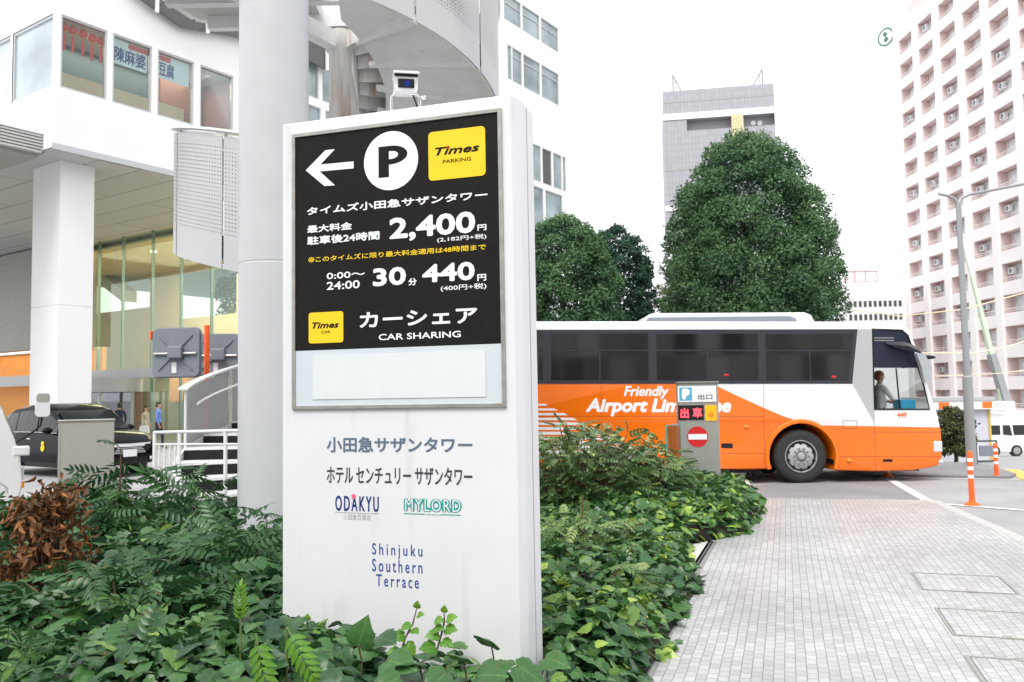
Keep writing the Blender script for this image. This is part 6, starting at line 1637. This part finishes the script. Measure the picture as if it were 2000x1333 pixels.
# ------------------------------------------------------------------ ivy ground cover
def grad_n(x, y):
    e = .06; h = bed_h(x, y); return np.stack([-(bed_h(x+e, y)-h)/e, -(bed_h(x, y+e)-h)/e, np.ones_like(h)], 1)
def ivy_bed(n, xr, yr, size, seed, light):
    rg = np.random.default_rng(seed)
    y = rg.uniform(*yr, n); x = rg.uniform(*xr, n)
    k = (x < edge_x(y)+.035+.05*np.sin(y*7)) & (bed_h(x, y) > -.01) & ((y < 10.9) | (x > -1.2)) & ~((x > -1.75) & (x < .20) & ((y-4.4)*.951+(x-.02)*.309 > -.06) & ((y-4.4)*.951+(x-.02)*.309 < .42))
    x, y = x[k], y[k]; n = len(x)
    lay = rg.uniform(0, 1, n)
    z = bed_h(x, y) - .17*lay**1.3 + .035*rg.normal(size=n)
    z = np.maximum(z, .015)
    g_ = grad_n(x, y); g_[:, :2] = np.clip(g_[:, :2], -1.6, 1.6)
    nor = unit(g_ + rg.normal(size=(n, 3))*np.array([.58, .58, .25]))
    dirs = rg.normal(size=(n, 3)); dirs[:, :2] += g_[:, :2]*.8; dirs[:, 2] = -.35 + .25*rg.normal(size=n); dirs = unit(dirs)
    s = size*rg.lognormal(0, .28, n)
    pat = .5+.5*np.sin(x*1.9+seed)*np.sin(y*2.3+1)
    tint = np.clip(rg.beta(1.6, 3.4, n)*.75 + light*(.05+.22*pat) + (rg.uniform(size=n) < .05*light)*.45 - .30*lay, 0, 1)  # deeper leaves darkened: shade of the gaps put into the tint
    tp2 = IVY_FINE if yr[0] < 2.35 else IVY
    Lc.append(np.tile(tp2[0][:, :2], (len(x), 1)))
    return scatter(tp2[0], tp2[1], frames(dirs, nor, s), np.stack([x, y, z], 1), tint)
Lc = []
parts = [ivy_bed(16000, (-.4, 3.8), (2.4, 9.2), .074, 31, 1.5), ivy_bed(16000, (-.8, 3.8), (9.0, 14.0), .075, 32, 1.7), ivy_bed(3800, (-2.4, .8), (2.3, 5.2), .105, 33, .45), ivy_bed(13000, (-7, 0), (4.6, 11), .095, 34, .3), ivy_bed(4200, (-3.2, -.8), (2.2, 4.8), .095, 35, .6)]
Vs, Ts, Ti = [], [], []; off = 0
for V, T_i, tt in parts:
    Vs.append(V); Ts.append(T_i+off); Ti.append(tt); off += len(V)
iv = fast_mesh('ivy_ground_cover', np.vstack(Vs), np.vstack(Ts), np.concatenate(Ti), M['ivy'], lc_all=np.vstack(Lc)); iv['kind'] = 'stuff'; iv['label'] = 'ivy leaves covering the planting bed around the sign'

# ------------------------------------------------------------------ shrubs with feathered leaves
def shrub(label, x, y, r, h, n, m, size=.36, seed=0, fr_=None, light=0.0, name='mahonia_shrub', droop=.0, group='feathery evergreen shrubs in the bed'):
    rg = np.random.default_rng(seed); fr_ = fr_ or FROND
    o = thing(name, label, 'shrub', (x, y, 0), 0, group)
    u = unit(rg.normal(size=(n, 3))); u[:, 2] = np.abs(u[:, 2])
    rad = np.power(rg.uniform(.15, 1, n), .4)
    lump = 1 + .16*np.sin(3*np.arctan2(u[:, 1], u[:, 0])+seed) + .12*np.sin(7*u[:, 2]+seed*2)
    hb = .25*h
    pos = np.stack([u[:, 0]*rad*r*lump, u[:, 1]*rad*r*lump, hb + u[:, 2]*rad*(h-hb-.08)*lump], 1)
    out = unit(u*np.array([1, 1, .25]) + rg.normal(size=(n, 3))*.35)
    out[:, 2] = .30*rg.normal(size=n) + .18 - droop
    nor = unit(np.stack([u[:, 0]*.3, u[:, 1]*.3, np.ones(n)], 1) + rg.normal(size=(n, 3))*.35)
    s = size*rg.uniform(.7, 1.25, n); pos = pos - unit(out)*(s*.45)[:, None]
    tint = np.clip(rg.beta(1.8, 3.2, n)*.75 + light*rad*u[:, 2] + (rg.uniform(size=n) < .05)*.3, 0, 1)  # outer fronds paler towards the top, light from above put into the tint
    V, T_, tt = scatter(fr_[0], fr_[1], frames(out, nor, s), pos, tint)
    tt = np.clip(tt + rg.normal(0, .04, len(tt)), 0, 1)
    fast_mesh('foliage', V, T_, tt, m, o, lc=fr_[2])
    sb = MB()
    for j in range(max(6, n//9)):
        p = pos[j]; sb.tube([(p[0]*.15, p[1]*.15, -.02), (p[0]*.5, p[1]*.5, p[2]*.55), tuple(p)], [.014, .010, .006], 5)
    sb.build('stem', M['stem_brown'], o, smooth=60)
    return o
MAH, MHP = M['mahonia'], M['mahonia_pale']
# left of the sign
shrub('large dark feathery shrub in front of the round column', -2.15, 7.2, .85, .88, 150, MAH, .36, 41)
shrub('dark feathery shrub reaching up beside the cabinet and the railing', -4.05, 9.3, 1.15, 1.0, 210, MAH, .40, 42)
shrub('dark feathery shrub at the far left edge below the truck', -5.8, 9.2, 1.0, .82, 130, MAH, .38, 43)
shrub('feathery shrub halfway between the brown bush and the sign', -2.55, 5.6, .95, .80, 190, MAH, .32, 44, FROND_WIDE, .10)
shrub('broad dark shrub in the lower left, behind the nearest leaves', -2.2, 4.15, .85, .64, 120, MAH, .29, 45, FROND_WIDE, .12)
shrub('glossy nearest shrub in the lower left corner', -1.75, 3.05, .62, .56, 90, MAH, .27, 46, FROND_WIDE, .22)
shrub('leafy shrub at the lower left edge of the sign', -1.25, 3.55, .50, .60, 95, MAH, .30, 47, FROND, .20)
shrub('dark shrub at the left edge in front of the brown bush', -3.4, 5.0, .8, .74, 130, MAH, .36, 48, FROND_WIDE)
shrub('low dark shrub behind the sign at the foot of the column', -1.75, 7.9, .6, .62, 80, MAH, .30, 49)
shrub('slim sprig shrub standing up against the stair railing', -4.15, 8.9, .30, 1.32, 26, MAH, .32, 50, FROND_WIDE)
# dead bush
rg = np.random.default_rng(51); o = thing('withered_bush', 'brown withered bush with curled dead leaves among the green shrubs', 'shrub', (-3.62, 6.55, 0))
cc = np.stack([rg.normal(0, .16, 46), rg.normal(0, .16, 46), rg.uniform(.25, .98, 46)], 1); cc[:, :2] *= (1.25 - cc[:, 2:3]*.75)
ci = rg.integers(0, 46, 1500); pos = cc[ci] + rg.normal(size=(1500, 3))*np.array([.075, .075, .085])
dirs = unit(rg.normal(size=(1500, 3))*.7 + np.array([0, 0, -.75])); nor = unit(rg.normal(size=(1500, 3)) + np.array([0, -.3, .2]))
curl = LANCE_WIDE[0].copy(); curl[:, 2] = -1.2*curl[:, 1]**2*.5 + np.abs(curl[:, 0])*1.1
V, T_, tt = scatter(curl, LANCE_WIDE[1], frames(dirs, nor, rg.uniform(.05, .10, 1500)), pos, np.clip(rg.beta(1.5, 2.5, 1500), 0, 1)); fast_mesh('foliage', V, T_, tt, M['dead'], o)
sb = MB()
for p in cc: sb.tube([(p[0]*.1, p[1]*.1, -.02), (p[0]*.5, p[1]*.5, p[2]*.6), tuple(p+np.array([0, 0, .06]))], [.014, .009, .004], 5)
sb.build('stem', M['stem_brown'], o, smooth=60)
# right of the sign
shrub('tall pale green feathery shrub behind the sign in front of the bus', .85, 11.0, 1.15, 1.34, 1150, MHP, .20, 61, FROND_SMALL, .30)
shrub('pale green feathery shrub beside the glass screen', 1.75, 11.5, .80, 1.20, 650, MHP, .19, 62, FROND_SMALL, .30)
shrub('middle feathery shrub right of the sign above the ivy', .62, 8.3, .85, .60, 380, MHP, .20, 63, FROND_SMALL, .25)
shrub('small feathery shrub low beside the right side of the sign', .55, 6.6, .50, .44, 80, MHP, .22, 64, FROND_FINE, .15)
shrub('leafy clump at the foot of the exit pillar', 2.75, 12.45, .45, .62, 130, MHP, .19, 65, FROND_SMALL, .45)
shrub('rounded clump behind the exit pillar near the bus', 2.3, 13.2, .8, .66, 240, MHP, .19, 66, FROND_SMALL, .45)

# fresh shoots in front of the sign
def shoot(label, path, n, size, seed, m='fresh', name='ivy_shoot', leaf=IVY, group='fresh ivy shoots in front of the sign'):
    rg = np.random.default_rng(seed); o = thing(name, label, 'plant', path[0], 0, group)
    P_ = [Vector(p)-Vector(path[0]) for p in path]
    sb = MB(); sb.tube(P_, [.005]*(len(P_)-1)+[.0025], 6); sb.build('stem', M['stem_brown'], o, smooth=60)
    t_ = np.linspace(.12, 1, n); L_ = np.array([tuple(p) for p in P_]); idx = t_*(len(P_)-1); lo = np.minimum(idx.astype(int), len(P_)-2); f = (idx-lo)[:, None]
    pos = L_[lo]*(1-f)+L_[lo+1]*f
    side = np.where(np.arange(n) % 2, 1., -1.)
    dirs = unit(np.stack([side*.9 + .2*rg.normal(size=n), -.5+.2*rg.normal(size=n), -.15+.4*rg.normal(size=n)], 1)); dirs[-1] = (.1, -.3, .8)
    pos = pos + dirs*size*.22; pos[-1] = L_[-1]
    nor = unit(np.stack([side*.1+.2*rg.normal(size=n), -np.ones(n)*.9, .8+.2*rg.normal(size=n)], 1))
    s = size*(1.15-.55*t_)*rg.uniform(.85, 1.15, n)
    V, T_, tt = scatter(IVY_FINE[0], IVY_FINE[1], frames(dirs, nor, s), pos, np.clip(.25+.5*t_+.15*rg.normal(size=n), 0, 1)); fast_mesh('leaf', V, T_, tt, M[m], o, lc=IVY_FINE[0][:, :2])
Ys = 4.25
shoot('bright green ivy shoot climbing the lower right of the sign front', [at(852, 1275, Ys), at(862, 1240, Ys+.02), at(868, 1215, Ys+.03), at(867, 1196, Ys+.03)], 8, .075, 71)
shoot('ivy shoot climbing the lower middle of the sign front', [at(780, 1285, Ys+.1), at(792, 1245, Ys+.1), at(806, 1220, Ys+.12), at(814, 1188, Ys+.13)], 7, .075, 72)
shoot('thin ivy shoot at the lower left of the sign front', [at(625, 1320, Ys), at(612, 1270, Ys+.1), at(602, 1235, Ys+.15), at(600, 1212, Ys+.15)], 6, .07, 73)
# feathery bright sprigs in the lower middle
def sprig(label, base, dirv, size, seed):
    rg = np.random.default_rng(seed); o = thing('fresh_sprig', label, 'plant', base, 0, 'bright young sprigs in the lower middle')
    fr2 = frond(7, .30, LANCE_WIDE); n = 1
    V, T_, tt = scatter(fr2[0], fr2[1], frames(np.array([dirv], float), np.array([[-.1, -.8, .6]]), [size]), np.array([[0, 0, 0.]]), np.array([.45])); tt = np.clip(tt+rg.normal(0, .08, len(tt)), 0, 1)
    fast_mesh('foliage', V, T_, tt, M['fresh'], o, lc=fr2[2])
    sb = MB(); sb.tube([(0, 0, -.25), (0, 0, 0), tuple(Vector(dirv)*size*.2)], [.006, .005, .003], 6); sb.build('stem', M['stem_green'], o)
sprig('bright green feathered sprig pointing up left of the sign foot', at(470, 1222, 3.9), (-.05, -.1, 1), .17, 81)
sprig('bright green feathered sprig leaning down at the bottom middle', at(500, 1238, 3.5), (.25, -.35, -.75), .24, 82)
sprig('yellow green feathered sprig at the bottom left of the sign', at(560, 1225, 3.6), (.45, -.4, -.55), .24, 83)
# big ivy leaves right in front of the sign foot
rg = np.random.default_rng(91); bx_ = [(700, 1262, 3.75), (755, 1290, 3.8), (640, 1290, 3.7), (820, 1300, 3.8), (735, 1245, 4.0), (905, 1290, 3.9), (960, 1262, 4.05), (985, 1290, 4.0), (870, 1315, 3.7), (670, 1320, 3.5), (930, 1320, 3.7), (600, 1300, 3.6), (560, 1280, 3.75), (1010, 1300, 3.9), (780, 1325, 3.6), (1065, 1285, 4.1), (520, 1310, 3.6)]
pos = np.array([tuple(at(*q)) for q in bx_]); n = len(pos)
dirs = np.stack([rg.normal(0, .8, n), -.6+rg.normal(0, .3, n), -.15+rg.normal(0, .3, n)], 1); nor = np.stack([rg.normal(0, .35, n), -.55+rg.normal(0, .2, n), np.ones(n)*.85], 1)
V, T_, tt = scatter(IVY_FINE[0], IVY_FINE[1], frames(dirs, nor, rg.uniform(.13, .20, n)), pos, rg.uniform(.05, .45, n))
o = thing('broad_ivy', 'broad leaved dark ivy with large leaves along the foot of the sign', 'plant', (0, 0, 0)); fast_mesh('foliage', V, T_, tt, M['ivy'], o, lc=IVY_FINE[0][:, :2])
sb = MB()
for p in pos: sb.tube([(p[0], p[1]+.05, p[2]-.22), (p[0]+.01, p[1]+.03, p[2]-.08), tuple(p)], .004, 5)
sb.build('stem', M['stem_brown'], o)

# ------------------------------------------------------------------ unseen blocks added behind the viewer to shade the sign front and fill the reflections
def facade_mat(name, wall, win, bw, rh):
    m = mat(name, wall, .6); t = m.node_tree; L = t.links.new; tc = t.nodes.new('ShaderNodeTexCoord'); sx = t.nodes.new('ShaderNodeSeparateXYZ'); cx = t.nodes.new('ShaderNodeCombineXYZ'); br = t.nodes.new('ShaderNodeTexBrick')
    L(tc.outputs['Object'], sx.inputs[0]); L(sx.outputs['X'], cx.inputs['X']); L(sx.outputs['Z'], cx.inputs['Y']); L(cx.outputs[0], br.inputs['Vector'])
    br.offset = .37; br.squash = 1.9; br.squash_frequency = 3; br.inputs['Scale'].default_value = 1; br.inputs['Brick Width'].default_value = bw; br.inputs['Row Height'].default_value = rh; br.inputs['Mortar Size'].default_value = .12; br.inputs['Mortar Smooth'].default_value = .0
    br.inputs['Color1'].default_value = (*win, 1); br.inputs['Color2'].default_value = (.85, .82, .78, 1); br.inputs['Mortar'].default_value = (*wall, 1); L(br.outputs['Color'], t.nodes['Principled BSDF'].inputs['Base Color']); return m
for lab, x0, x1, y0, h_, wall, win, bw, rh in (('wide brown office block across the street, mirrored in the coach windows', -48, -6, -30, 24, (.30, .26, .23), (.02, .02, .02), 2.3, 1.9), ('grey office block across the street, mirrored in the right half of the coach', 2, 36, -34, 30, (.40, .38, .36), (.035, .035, .04), 1.9, 2.3)):
    o = thing('office_block', lab, 'building', (x0, y0, -.1)); m_ = MB(); m_.box((0, -14, 0), (x1-x0, 0, h_)); m_.build('wall', facade_mat('facade', wall, win, bw, rh), o)
    m_ = MB(); m_.box((-.2, -14.2, h_+.002), (x1-x0+.2, .2, h_+.6)); m_.build('parapet', M['stone'], o)

a = atz(1322, 1254, .012); lf = thing('fallen_leaf', 'single fallen ivy leaf lying on the paving beside the bed', 'leaf', a, 0)
V, T_, tt = scatter(IVY_FINE[0], IVY_FINE[1], frames(np.array([[.6, .5, .02]]), np.array([[.1, -.1, 1.]]), [.065]), np.array([[0, 0, .003]]), np.array([.5])); fast_mesh('blade', V, T_, tt, M['ivy'], lf, lc=IVY_FINE[0][:, :2])
